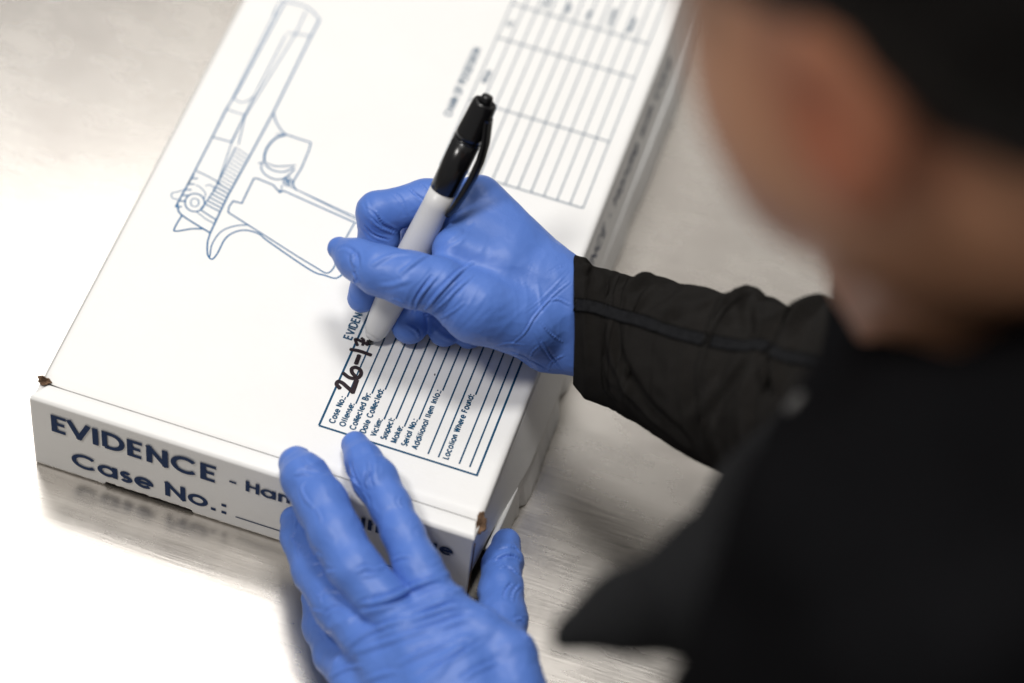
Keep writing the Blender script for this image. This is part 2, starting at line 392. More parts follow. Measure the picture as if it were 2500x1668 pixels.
# ---------------------------------------------------------------- printing as thin ribbons
class Ribbons:
    def __init__(s, plane): s.V = []; s.F = []; s.pl = plane; s.k = 0; s.hv = False
    def line(s, pts, w, cap=False, dash=None):
        pts = np.asarray(pts, float)
        if len(pts) < 2: return
        keep = [0] + [i for i in range(1, len(pts)) if np.linalg.norm(pts[i] - pts[i - 1]) > 1e-5]; pts = pts[keep]
        if len(pts) < 2: return
        if len(pts) > 2:
            dd = np.diff(pts, axis=0); dd /= np.linalg.norm(dd, axis=1)[:, None]; tc = (dd[:-1] * dd[1:]).sum(1)
            br = [i + 1 for i in range(len(tc)) if tc[i] < 0.55]
            if br:
                e = [0] + br + [len(pts) - 1]
                for a, b in zip(e[:-1], e[1:]):
                    seg = pts[a:b + 1].copy(); ext = w * (0.5 if all(tc[q - 1] > -0.35 for q in br) else 0.2)
                    if a: v = seg[0] - seg[1]; seg[0] += v / np.linalg.norm(v) * ext
                    if b < len(pts) - 1: v = seg[-1] - seg[-2]; seg[-1] += v / np.linalg.norm(v) * ext
                    s.line(seg, w)
                return
        closed = np.linalg.norm(pts[0] - pts[-1]) < 1e-4
        d = np.diff(pts, axis=0); d /= np.linalg.norm(d, axis=1)[:, None] + 1e-12
        nr = np.stack([-d[:, 1], d[:, 0]], 1); vn = np.vstack([nr[:1], nr[:-1] + nr[1:], nr[-1:]])
        if closed: vn[0] = vn[-1] = nr[0] + nr[-1]
        L = np.linalg.norm(vn, axis=1); L[L < 1e-6] = 1; vn = vn / L[:, None]
        sc = np.ones(len(pts)); c = np.abs((vn[1:-1] * nr[1:]).sum(1)) if len(pts) > 2 else np.array([])
        if len(c): sc[1:-1] = 1 / np.clip(c, 0.5, 1)
        if s.hv and len(pts) == 2: w = w * (0.85 if abs(d[0][1]) < 0.3 else 1.14)
        P2 = pts.copy()
        if cap and not closed: P2[0] -= d[0] * w * 0.35; P2[-1] += d[-1] * w * 0.35
        a = P2 + vn * sc[:, None] * w / 2; b = P2 - vn * sc[:, None] * w / 2
        s.k = (s.k + 1) % 9; h = 0.0014 * s.k; n0 = len(s.V)
        for p, q in zip(a, b): s.V += [s.pl(p[0], p[1], h), s.pl(q[0], q[1], h)]
        for i in range(len(P2) - 1): j = n0 + 2 * i; s.F.append([j, j + 1, j + 3, j + 2])
    def disc(s, c, r, n=10):
        s.k = (s.k + 1) % 9; h = 0.0014 * s.k; n0 = len(s.V)
        for i in range(n): a = i / n * 2 * math.pi; s.V.append(s.pl(c[0] + r * math.cos(a), c[1] + r * math.sin(a), h))
        s.F.append([n0 + i for i in range(n)])
    def obj(s, name, mat, parent): return mesh_obj(name, np.array(s.V), s.F, mat, parent, smooth=False)
def arc(cx, cy, rx, ry, a0, a1, n=14): 
    t = np.radians(np.linspace(a0, a1, n)); return [(cx + rx * math.cos(a), cy + ry * math.sin(a)) for a in t]
XH = 0.72
def G(ch):
    """single-line skeleton of a round geometric sans letter: (advance, strokes); cap height 1"""
    b = XH / 2; o = arc(b, b, b, b, 0, 360, 22)
    g = {
     'E': (.62, [[(.56, 1), (.0, 1), (0, 0), (.56, 0)], [(0, .52), (.52, .52)]]), 'V': (.78, [[(0, 1), (.38, 0), (.76, 1)]]),
     'I': (.14, [[(.05, 0), (.05, 1)]]), 'D': (.82, [[(0, 0), (0, 1), (.3, 1)] + arc(.3, .5, .48, .5, 90, -90) + [(.0, 0)]]),
     'N': (.80, [[(0, 0), (0, 1), (.70, 0), (.70, 1)]]), 'C': (.98, [arc(.5, .5, .5, .5, 42, 318, 22)]),
     'H': (.80, [[(0, 0), (0, 1)], [(.68, 0), (.68, 1)], [(0, .52), (.68, .52)]]), 'O': (1.1, [arc(.5, .5, .5, .5, 0, 360, 26)]),
     'B': (.62, [[(0, 0), (0, 1), (.28, 1)] + arc(.28, .77, .22, .23, 90, -90, 8) + [(0, .54)], [(.28, .54)] + arc(.30, .27, .26, .27, 90, -90, 8) + [(0, 0)]]),
     'S': (.62, [arc(.28, .76, .24, .24, 30, 270, 12) + arc(.28, .26, .27, .26, 90, -150, 14)]), 'M': (.95, [[(0, 0), (0, 1), (.42, .1), (.84, 1), (.84, 0)]]),
     'A': (.86, [[(0, 0), (.4, 1), (.8, 0)], [(.14, .33), (.66, .33)]]), 'L': (.52, [[(0, 1), (0, 0), (.46, 0)]]), 'F': (.58, [[(0, 0), (0, 1), (.5, 1)], [(0, .54), (.46, .54)]]),
     'W': (1.14, [[(0, 1), (.27, 0), (.53, 1), (.8, 0), (1.06, 1)]]), 'R': (.62, [[(0, 0), (0, 1), (.28, 1)] + arc(.28, .74, .24, .26, 90, -90, 8) + [(0, .48)], [(.3, .48), (.54, 0)]]),
     'P': (.6, [[(0, 0), (0, 1), (.28, 1)] + arc(.28, .74, .25, .26, 90, -90, 8) + [(0, .48)]]), 'T': (.6, [[(.27, 0), (.27, 1)], [(0, 1), (.54, 1)]]),
     'a': (XH + .12, [o, [(XH, 0), (XH, XH)]]), 'd': (XH + .12, [o, [(XH, 0), (XH, 1)]]), 'o': (XH + .1, [o]), 'p': (XH + .12, [o, [(0, -.28), (0, XH)]]), 'b': (XH + .1, [o, [(0, 0), (0, 1)]]),
     'e': (XH + .06, [[(0.02, b), (XH, b)] + arc(b, b, b, b, 0, 318, 20)]), 'c': (XH + .02, [arc(b, b, b, b, 42, 318, 18)]),
     's': (.46, [arc(.19, XH - .19, .17, .185, 30, 270, 10) + arc(.19, .185, .2, .185, 90, -150, 12)]),
     'n': (.60, [[(0, 0), (0, XH)], [(0, .42)] + arc(.25, XH - .27, .25, .27, 180, 0, 10) + [(.5, 0)]]), 'h': (.60, [[(0, 0), (0, 1)], [(0, .42)] + arc(.25, XH - .27, .25, .27, 180, 0, 10) + [(.5, 0)]]),
     'u': (.60, [[(0, XH), (0, .27)] + arc(.25, .27, .25, .27, 180, 360, 10) + [(.5, XH), (.5, 0)]]), 'm': (1.0, [[(0, 0), (0, XH)], [(0, .42)] + arc(.225, XH - .25, .225, .25, 180, 0, 8) + [(.45, 0)], [(.45, .42)] + arc(.675, XH - .25, .225, .25, 180, 0, 8) + [(.9, 0)]]),
     'l': (.12, [[(.02, 0), (.02, 1)]]), 'i': (.12, [[(.02, 0), (.02, XH)], [(.02, .9), (.02, 1.0)]]), 't': (.26, [[(.1, 0), (.1, 1)], [(-.04, XH - .03), (.24, XH - .03)]]),
     'f': (.28, [[(.1, 0), (.1, .8)] + arc(.26, .82, .16, .16, 180, 90, 6), [(-.04, XH - .03), (.24, XH - .03)]]), 'r': (.34, [[(0, 0), (0, XH)], [(0, .42)] + arc(.25, XH - .28, .25, .26, 180, 85, 6)]),
     'k': (.5, [[(0, 0), (0, 1)], [(.42, XH), (.04, .34)], [(.12, .42), (.46, 0)]]), 'y': (.56, [[(0, XH), (.26, .02)], [(.52, XH), (.14, -.28)]]), 'v': (.54, [[(0, XH), (.25, 0), (.5, XH)]]), 'w': (.94, [[(0, XH), (.22, 0), (.44, XH), (.66, 0), (.88, XH)]]), 'x': (.5, [[(0, XH), (.44, 0)], [(.44, XH), (0, 0)]]),
     '.': (.16, ['dot0']), ':': (.16, ['dot0', 'dot1']), '-': (.5, [[(.08, .38), (.36, .38)]]), ' ': (.34, []), 'g': (XH + .12, [o, [(XH, XH), (XH, -.05)] + arc(b, -.05, b, .22, 0, -150, 8)]),
    }
    return g[ch]
def text(rb, s, org, ux, uy, h, wt, track=0.12, sx=1.0):
    """org lower left of the baseline; ux, uy plane directions; h cap height; wt stroke width relative to h"""
    ux = np.array(ux, float); uy = np.array(uy, float); x = 0.0; org = np.array(org, float); hh = 1 - wt
    def T(q): return org + ux * (x + (q[0] * hh + wt / 2) * sx) * h + uy * (q[1] * hh + wt / 2) * h
    for ch in s:
        adv, st = G(ch)
        for q in st:
            if isinstance(q, str):
                c = (0.04, 0.02 if q == 'dot0' else XH - .08); a = T((c[0] - wt * .1, c[1])); 
                rb.line([T((c[0], c[1] - wt * .55)), T((c[0], c[1] + wt * .55))], wt * h * 1.15)
            else: rb.line([T(p) for p in q], wt * h)
        x += (adv * hh + wt * 0.55 + track) * sx
    return x * h
def fit(rb, s, org, ux, uy, h, wt, length, track=0.10):
    class Nul:
        def line(self, *a, **k): pass
    nat = text(Nul(), s, org, ux, uy, h, wt, track, 1.0); text(rb, s, org, ux, uy, h, wt, track, length / nat); return length
rowlen = {0: 1.5, 1: 1.3, 2: 2.05, 3: 2.45, 4: 0.97, 5: 1.18, 6: 0.93, 7: 1.5, 8: 3.3, 11: 3.6}
top = lambda x, y, h: (x, y, 0.006 + h)
yf = lambda z: float(np.interp(-z, -pr_[::1, 1][np.argmin(pr_[:, 0]):], pr_[:, 0][np.argmin(pr_[:, 0]):]))
fr = lambda x, z, h: (x, yf(z) - 0.045 - h, z)
# form on the lid: lines run along +y, text reads along +y, rows step along +x
LW = 0.072
r = Ribbons(top); fx0, fx1, fy0, fy1 = 11.92, 19.0, 1.83, 12.6
r.line([(fx0, fy0), (fx1, fy0), (fx1, fy1), (fx0, fy1), (fx0, fy0)], 0.095)
def TX(px, py): return P(px, py)[:2]
rows = [('Case No.:', 0), ('Offense:', 1), ('Collected By:', 2), ('Date Collected:', 3), ('Victim:', 4), ('Suspect:', 5), ('Make:', 6), ('Serial No.:', 7), ('Additional Item Info.:', 8), (None, 9), (None, 10), ('Location Where Found:', 11), (None, 12), (None, 13)]
row_dx = 0.465
for s_, i in rows:
    bx = 12.54 + i * row_dx
    if s_:
        L = fit(r, s_, (bx - 0.02, fy0 + 0.31), (0, 1), (-1, 0), 0.30, 0.205, rowlen[i]); ys = fy0 + 0.31 + L + 0.04
    else: ys = fy0 + 0.31
    r.line([(bx, ys), (bx, fy1 - 0.25)], 0.07, cap=True)
form = r.obj('printed_form', INK, BX)
r = Ribbons(top); text(r, 'EVIDENCE', (11.72, 6.55), (0, 1), (-1, 0), 0.42, 0.185, 0.10, 0.85); r.obj('form_heading', INK, BX)
# table of rows farther back
r = Ribbons(top); cy = [17.38, 21.63, 25.86, 28.2]; cx0, cx1 = 12.15, 19.0; n = 11
dx = (cx1 - cx0) / n
for k in range(n + 1): r.line([(cx0 + dx * k, cy[0]), (cx0 + dx * k, 34.5)], 0.05)
for y_ in cy + [34.5]: r.line([(cx0, y_), (cx1, y_)], 0.06)
text(r, 'CHAIN OF POSSESSION', (11.7, 20.3), (0, 1), (-1, 0), 0.40, 0.17, 0.10, 0.8)
text(r, 'FROM', (12.62, 22.9), (0, 1), (-1, 0), 0.30, 0.17, 0.08, 0.8); text(r, 'TO', (12.62, 26.7), (0, 1), (-1, 0), 0.30, 0.17, 0.08, 0.8)
for k in range(5): text(r, ['Received By', 'Date', 'Time', 'Location', 'Reason'][k], (cx0 + dx * (2.7 + 1.7 * k), 28.6), (0, 1), (-1, 0), 0.28, 0.17, 0.08, 0.8)
r.obj('printed_table', INK, BX)
# front lettering
r = Ribbons(fr)
def fz(px, py): q = PY(px, py, -1.15); return q[0], q[2]
def place(ch, x0, x1, z0, z1, wv, wh):
    """one letter fitted between x0..x1 and z0 (baseline) .. z1 (cap height), stems wv and bars wh wide"""
    _, st = G(ch); pts = np.array([p for q in st if not isinstance(q, str) for p in q]); lo, hi = pts.min(0), pts.max(0)
    desc = min(0, lo[1]); sx = (x1 - x0 - wv) / max(hi[0] - lo[0], 1e-3) if hi[0] - lo[0] > .02 else 0; sz = z1 - z0 - wh
    for q in st:
        P_ = [(x0 + wv / 2 + (p[0] - lo[0]) * sx, z0 + wh / 2 + p[1] * sz) for p in q]
        curved = len(q) > 6
        runs = [P_] if (curved or len(P_) == 2) else [P_[i:i + 2] for i in range(len(P_) - 1)]
        for u in runs:
            if len(u) == 2:
                (ax, az), (bx, bz) = u
                if abs(az - bz) < 1e-6:
                    e = wv / 2 if not curved and len(q) > 2 else 0; sg = 1 if bx > ax else -1; r.line([(ax - sg * e, az), (bx + sg * (wv * .3), bz)] if len(q) > 2 else [(ax, az), (bx + sg * wv * .3, bz)], wh)
                elif abs(ax - bx) < 1e-6:
                    sg = 1 if bz > az else -1; r.line([(ax, az - sg * wh / 2), (bx, bz + sg * wh / 2)], wv)
                else:
                    sg = 1 if bz > az else -1; k = wh / 2 * sg; m_ = (bx - ax) / (bz - az); r.line([(ax - m_ * k, az - k), (bx + m_ * k, bz + k)], wv * .92)
            else: r.line(u, (wv + wh) / 2)
for ch, x0, x1 in (('E', .90, 1.60), ('V', 1.62, 2.72), ('I', 2.79, 3.07), ('D', 3.21, 4.27), ('E', 4.37, 5.07), ('N', 5.25, 6.24), ('C', 6.35, 7.56), ('E', 7.70, 8.42)): place(ch, x0, x1, -2.12, -.85, .27, .215)
r.line([(9.02, -1.62), (9.34, -1.62)], 0.13)
for ch, x0, x1 in (('H', 9.76, 10.38), ('a', 10.43, 11.12), ('n', 11.22, 11.76), ('d', 11.86, 12.56), ('l', 12.68, 12.85), ('e', 12.95, 13.62), ('w', 13.95, 14.86), ('i', 14.95, 15.12), ('t', 15.17, 15.5), ('h', 15.60, 16.14), ('C', 16.5, 17.36), ('a', 17.42, 18.08), ('r', 18.16, 18.42), ('e', 18.44, 19.06)): place(ch, x0, x1, -1.96, -1.14, .17, .145)
for ch, x0, x1 in (('C', 1.72, 2.86), ('a', 2.92, 3.85), ('s', 3.96, 4.55), ('e', 4.62, 5.52), ('N', 6.06, 7.00), ('o', 7.10, 8.04)): place(ch, x0, x1, -4.38, -3.27, .23, .195)
for x_, z_ in ((8.28, -4.28), (8.77, -4.28), (8.77, -3.70)): r.line([(x_, z_ - .10), (x_, z_ + .10)], .22)
r.line([(9.31, -4.32), (18.9, -4.32)], 0.075)
r.obj('front_lettering', INKD, BX)
# side lettering on the upper right panel (reads away from the viewer)
def sd(y, t, h):
    v = t; bul = 0.28 * math.sin(min(max((y - 1) / 14, 0), 1) * math.pi)
    return (19.86 + 0.58 * v * min(max((y + 1) / 6, 0), 1) + bul * v + 0.02 + h, y, -0.2 - 3.0 * v)
r = Ribbons(lambda a, b, h: sd(a, -b / 3.0, h))
fit(r, 'EVIDENCE - Handle with Care', (12.6, -1.5), (1, 0), (0, 1), 0.72, 0.15, 16.5); r.obj('side_lettering', INKD, BX)
# outline drawing of a pistol on the lid, traced as lines lying in the lid plane
r = Ribbons(top)
def c4(pts): return [P(380 + x * .4592, y * .4592)[:2] for x, y in pts]
def dl(pts, w=0.05, sm=False):
    q = c4(pts); w = w * 1.35; r.line(smooth_poly(q, 6) if sm else q, w)
dl([(685, 15), (440, 480), (375, 580), (300, 730), (205, 915), (160, 1000), (118, 1075)], .05)
dl([(640, 60), (600, 140), (410, 520), (300, 735), (210, 910)], .035)
dl([(655, 20), (635, 60), (625, 85)], .04); dl([(660, 12), (690, 10), (780, 30), (830, 60), (872, 105)], .045, True)
dl([(872, 105), (820, 205), (625, 600), (490, 850), (385, 1040), (325, 1165), (290, 1240)], .06)
dl([(800, 60), (745, 180), (475, 620), (440, 770)], .035); dl([(700, 175), (745, 180), (830, 195)], .035)
dl([(690, 190), (520, 520), (400, 760)], .035)
dl([(410, 520), (455, 545), (500, 530), (525, 510)], .035, True); dl([(375, 580), (430, 600), (475, 612)], .035); dl([(300, 730), (350, 742), (405, 757)], .045)
dl([(405, 757), (330, 975)], .035); dl([(470, 620), (405, 757)], .05)
dl([(215, 910), (260, 930), (330, 968), (345, 985)], .04, True)
for k in range(17):
    t = k / 16; x0 = 425 + (262 - 425) * t; y0 = 785 + (1085 - 785) * t; x1 = 492 + (345 - 492) * t; y1 = 830 + (1128 - 830) * t
    dl([(x0, y0), (x1, y1)], .026 if k < 10 else .045)
dl([(425, 785), (330, 975), (310, 1015), (262, 1085), (240, 1110)], .04)
dl([(240, 1118), (290, 1150), (325, 1172)], .045); dl([(215, 1125), (265, 1165), (310, 1190)], .03)
for k in range(6): dl([(205 - 17 * k, 925 + 30 * k), (190 - 17 * k, 950 + 30 * k), (225 - 17 * k, 950 + 30 * k)], .05)
def circ(cx, cy, rx, ry, w): dl([(cx + rx * math.cos(a), cy + ry * math.sin(a)) for a in np.linspace(0, 2 * math.pi, 25)], w)
circ(208, 1078, 52, 48, .05); circ(208, 1078, 22, 22, .035)
dl([(118, 1075), (118, 1100), (140, 1145), (290, 1240)], .06, True); dl([(140, 1145), (100, 1215), (110, 1230), (190, 1218), (250, 1218)], .055, True)
dl([(118, 1060), (90, 1055), (85, 1030), (120, 1020), (150, 1010)], .03, True)
dl([(215, 985), (240, 1000), (265, 1030), (255, 1060)], .03, True); dl([(265, 990), (290, 985), (320, 1010)], .03, True)
dl([(290, 1240), (276, 1290), (275, 1345), (285, 1370), (303, 1378), (330, 1345), (370, 1270), (420, 1235), (480, 1225), (550, 1245), (600, 1285), (820, 1435), (900, 1465), (950, 1480), (975, 1472), (1000, 1440), (1100, 1225)], .055, True)
dl([(288, 1365), (300, 1300), (345, 1235), (410, 1205), (480, 1198), (520, 1215), (830, 1410), (930, 1445), (1000, 1290), (1055, 1190)], .045, True)
dl([(385, 1130), (520, 1215)], .05); dl([(385, 1130), (390, 1100), (412, 1070), (458, 1082), (522, 950), (540, 950), (625, 985), (660, 1025), (680, 1015), (1060, 1185), (1100, 1190)], .05)
dl([(740, 1005), (1075, 1160)], .035); dl([(700, 985), (1090, 1180)], .03)
dl([(625, 600), (640, 650), (665, 690), (690, 715), (825, 760), (815, 800), (775, 895), (735, 960), (730, 985), (750, 1015)], .05)
dl([(690, 718), (640, 735), (600, 775), (580, 820), (578, 860)], .075, True)
dl([(545, 870), (580, 865), (640, 885), (745, 880)], .04, True); dl([(565, 870), (562, 900), (590, 935), (640, 955), (690, 945), (740, 900)], .045, True)
dl([(580, 875), (620, 905), (680, 915), (735, 890)], .05, True)
for a_ in ((690, 965), (705, 955), (712, 968), (698, 975)): circ(a_[0], a_[1], 13, 15, .03)
dl([(672, 985), (665, 1020), (640, 1005)], .035); dl([(640, 715), (665, 715), (690, 718)], .04)
r.obj('pistol_drawing', INKF, BX)
# hand-written number, broad marker strokes (own px trace of the writing, lying in the lid plane)
r = Ribbons(lambda x, y, h: (x, y, 0.014 + h))
def c3(pts): return [P(700 + x * .3062, 720 + y * .3062)[:2] for x, y in pts]
def mk(pts, w=0.115, sm=True):
    w *= 1.45; q = c3(pts); q = smooth_poly(q, 8) if sm and len(q) > 2 else q; r.line(q, w, cap=True)
    for e in (q[0], q[-1]): r.disc(e, w * .52)
mk([(420, 742), (398, 715), (412, 692), (445, 705), (480, 735), (525, 775)], .13); mk([(525, 775), (540, 735), (555, 690)], .15, False)
mk([(455, 630), (500, 662), (560, 668), (592, 635), (585, 600), (550, 580), (520, 590), (520, 620), (545, 650)], .12)
mk([(575, 490), (555, 545)], .135, False)
mk([(515, 438), (580, 450), (665, 480)], .12)
mk([(640, 398), (650, 372)], .11, False); mk([(645, 395), (600, 375), (550, 355), (555, 385), (562, 400)], .10); mk([(600, 350), (615, 365), (605, 400)], .09)
hw = r.obj('handwritten_number', MARK, BX)
r = Ribbons(top); q = c3([(1180, 640)])[0]; r.disc(q, 0.035); r.disc(q + np.array([-.01, .05]), 0.03); r.obj('ink_speck', MARK, BX)
# ---------------------------------------------------------------- marker pen
PT = np.array([12.50, 6.62, 0.0]); PE = P(1186, 247, 10.9); AX = PE - PT; PLEN = np.linalg.norm(AX); AX /= PLEN
CL = np.array(ray(1186, 250)); side = np.cross(AX, CL); side /= np.linalg.norm(side); fw = np.cross(side, AX)   # fw: away from viewer
pen = empty('marker_pen', PT, 'black and white retractable marker pen held in the gloved writing hand, tip on the carton', 'pen')
WH = mat_plastic('white_barrel', (0.60, 0.60, 0.61), 0.36); BK = mat_plastic('black_plastic', (0.006, 0.006, 0.007), 0.22); GR = mat_plastic('grey_plastic', (0.45, 0.45, 0.45), 0.4)
def lathe(name, prof, mat, nseg=48):
    pr = np.array(prof); V = []; Fc = []
    for t, rad in pr:
        for k in range(nseg):
            a = 2 * math.pi * k / nseg; V.append(PT + AX * t + (side * math.cos(a) + fw * math.sin(a)) * rad)
    for i in range(len(pr) - 1):
        for k in range(nseg): k2 = (k + 1) % nseg; Fc.append([i * nseg + k, i * nseg + k2, (i + 1) * nseg + k2, (i + 1) * nseg + k])
    for i, rev in ((0, True), (len(pr) - 1, False)):
        V.append(PT + AX * pr[i][0]); c = len(V) - 1
        for k in range(nseg): k2 = (k + 1) % nseg; Fc.append([c, i * nseg + (k2 if rev else k), i * nseg + (k if rev else k2)])
    return mesh_obj(name, np.array(V), Fc, mat, pen)
L0 = PLEN
lathe('nib', [(0.0, .05), (.12, .10), (.45, .16), (.7, .18)], BK)
lathe('nose_cone', [(.35, .24), (.40, .33), (.5, .40), (.62, .43), (1.0, .47)], WH)
lathe('barrel', [(.66, .38), (.66, .45), (.72, .50), (.95, .545), (1.6, .62), (2.6, .675), (3.8, .70), (4.9, .69), (6.2, .635), (7.4, .585), (8.2, .565)][0:], WH)
J = L0 * 0.645
lathe('upper_barrel', [(J, .45), (J, .565), (J + .03, .585), (J + 1.2, .60), (J + 2.55, .60)], BK)
lathe('trim_ring', [(J + 2.52, .5), (J + 2.55, .615), (J + 2.62, .615), (J + 2.65, .5)], BK)
lathe('end_cap', [(J + 2.60, .5), (J + 2.60, .605), (J + 2.9, .60), (L0 - .35, .545), (L0 - .12, .525), (L0 - .04, .49), (L0 - .04, .41), (L0 - .3, .38)], BK)
lathe('push_button', [(L0 - .5, .26), (L0 + .18, .26), (L0 + .26, .22), (L0 + .27, .1)], BK)
# clip: arched blade on the right hand side of the pen
def clip():
    sec = []; d0 = (side * (-1 if (side @ RC[0]) < 0 else 1)); d = d0 * 0.93 - fw * 0.36; d /= np.linalg.norm(d); tw = np.cross(AX, d)
    ts = np.linspace(0, 1, 30); V = []; Fc = []
    for t in ts:
        s_ = L0 - .62 - t * 4.75; off = float(np.interp(t, [0, .08, .2, .37, .55, .75, .9, 1], [.48, .60, .80, .94, .96, .90, .80, .68]))
        wd = .34 - .05 * t - 0.14 * max(0, (t - .95) / .05) ** 2; th = .12 + .05 * math.sin(t * math.pi)
        for a in np.linspace(0, 2 * math.pi, 12, endpoint=False):
            V.append(PT + AX * s_ + d * (off + th * math.cos(a)) + tw * wd * math.sin(a))
    for i in range(len(ts) - 1):
        for k in range(12): k2 = (k + 1) % 12; Fc.append([i * 12 + k, i * 12 + k2, (i + 1) * 12 + k2, (i + 1) * 12 + k])
    Fc.append(list(range(12))); Fc.append([len(V) - 12 + k for k in range(12)][::-1])
    return mesh_obj('clip', np.array(V), Fc, BK, pen)
clip()
# ---------------------------------------------------------------- person
person = empty('person', (44, -10, -HB), 'person in a black jacket bent over the table, blue gloved hands writing on the carton', 'person')
def Z(px, py, z, r): return (P(px, py, z), r)
def Dd(px, py, d, r): return (D(px, py, d), r)
RES = 0.052
def right_glove():
    f = Field((9, 2.5, -0.2), (22.5, 15.5, 8.2), RES)
    # hand body
    f.chain([Z(1172, 488, 5.1, 1.06), Z(1340, 668, 3.9, 1.2), Z(1480, 748, 3.6, 1.05)], .3)
    f.chain([Z(1200, 520, 3.8, 1.0), Z(1365, 700, 3.2, 1.3)], .5)
    f.chain([Z(1215, 560, 2.6, .95), Z(1375, 740, 2.4, 1.25)], .7)
    f.chain([Z(1225, 610, 1.6, .9), Z(1380, 800, 2.1, 1.3)], .7)
    f.chain([Z(1150, 650, 3.0, 1.5), Z(1330, 760, 2.8, 1.6), Z(1480, 800, 2.8, 1.5)], .8)
    f.chain([Z(1180, 745, 1.6, 1.25), Z(1340, 830, 1.9, 1.35), Z(1480, 850, 2.3, 1.4)], .7)
    f.chain([Z(1112, 612, 5.0, 1.0), Z(1225, 655, 4.4, 1.3), Z(1380, 745, 3.4, 1.45)], 1.0)
    f.chain([Z(1130, 540, 5.0, .95), Z(1240, 610, 4.5, 1.2)], .6)
    # thumb
    f.chain([Z(1060, 690, 5.05, 1.12), Z(1165, 752, 4.3, 1.42), Z(1290, 790, 3.4, 1.5)], .6, .5)
    # fingers: index, middle, ring, little
    def finger(pts, k=.22, kj=.28): f.chain(pts, k, kj)
    finger([Z(1160, 492, 5.0, 1.0), Z(1040, 492, 5.0, .92), Z(922, 520, 4.9, .88), Z(925, 580, 3.9, .84), Z(905, 660, 2.7, .74), Z(884, 728, 1.5, .64)])
    finger([Z(1190, 540, 3.4, .95), Z(1030, 560, 3.0, .85), Z(985, 690, 1.6, .75), Z(1000, 795, .85, .80)], .2)
    finger([Z(1205, 580, 2.4, .9), Z(1080, 620, 2.0, .8), Z(1060, 730, 1.1, .72), Z(1085, 808, .76, .70)], .2)
    finger([Z(1215, 640, 1.5, .85), Z(1130, 680, 1.2, .75), Z(1125, 760, .9, .7), Z(1145, 815, .70, .66)], .2)
    finger([Z(1075, 700, 5.0, 1.18), Z(1000, 682, 5.15, 1.10), Z(925, 660, 5.1, .98), Z(872, 634, 4.85, .80), Z(828, 607, 4.55, .50)], .12, .5)
    return f.mesh()
def left_glove():
    f = Field((9, -13, -5.15), (25.5, 4.2, 3.4), RES)
    f.chain([Z(1062, 1484, .7, 1.1), Z(1125, 1640, .5, 1.45), Z(1180, 1830, 0, 1.9)], .3)
    f.chain([Z(985, 1520, .6, 1.15), Z(1060, 1680, .3, 1.5), Z(1140, 1850, -.3, 1.8)], .6)
    f.chain([Z(915, 1575, -.3, 1.1), Z(1000, 1720, -.6, 1.4), Z(1100, 1870, -1, 1.7)], .6)
    f.chain([Z(865, 1650, -1.8, 1.05), Z(930, 1760, -1.6, 1.2), Z(1050, 1880, -1.6, 1.5)], .6)
    f.chain([Z(1082, 1496, .75, 1.02), Z(1172, 1552, .8, .95), Z(1240, 1606, .6, 1.05), Z(1254, 1700, .3, 1.18), Z(1235, 1820, .1, 1.5)], .6, .7)
    f.chain([Z(1225, 1720, -.8, 1.7), Z(1190, 1850, -.4, 1.8)], .9)
    f.chain([Z(1050, 1600, -.7, 1.3), Z(1170, 1640, -.5, 1.2)], .9)
    def finger(pts, k=.07, kj=.3): f.chain(pts, k, kj)
    finger([Z(867, 1086, .64, .56), Z(888, 1125, .85, .74), Z(916, 1172, 1.0, .92), Z(954, 1238, 1.1, .82), Z(982, 1300, 1.1, .84), Z(1018, 1384, 1.0, .92), Z(1066, 1480, .7, 1.05)])
    finger([Z(722, 1132, .86, .72), Z(745, 1168, 1.0, .98), Z(785, 1230, 1.15, 1.07), Z(818, 1302, 1.2, 1.06), Z(868, 1390, 1.1, 1.04), Z(985, 1525, .6, 1.1)])
    finger([Z(718, 1270, -1.95, .60), Z(735, 1312, -1.8, .82), Z(770, 1392, -1.3, .92), Z(825, 1480, -.7, .98), Z(915, 1580, -.3, 1.05)])
    finger([Z(768, 1462, -4.0, .55), Z(790, 1530, -3.8, .80), Z(818, 1600, -3.2, .85), Z(868, 1655, -2.2, 1.0)])
    finger([Z(1236, 1326, -3.1, .60), Z(1228, 1375, -2.9, .80), Z(1224, 1440, -2.6, .88), Z(1228, 1510, -2.3, .98), Z(1215, 1620, -1.9, 1.15)], .1)
    return f.mesh()
def q1(L): return [(750 + x * .5102, 180 + y * .5102) for x, y in L]
def q2(L): return [(620 + x * .426, 1000 + y * .426) for x, y in L]
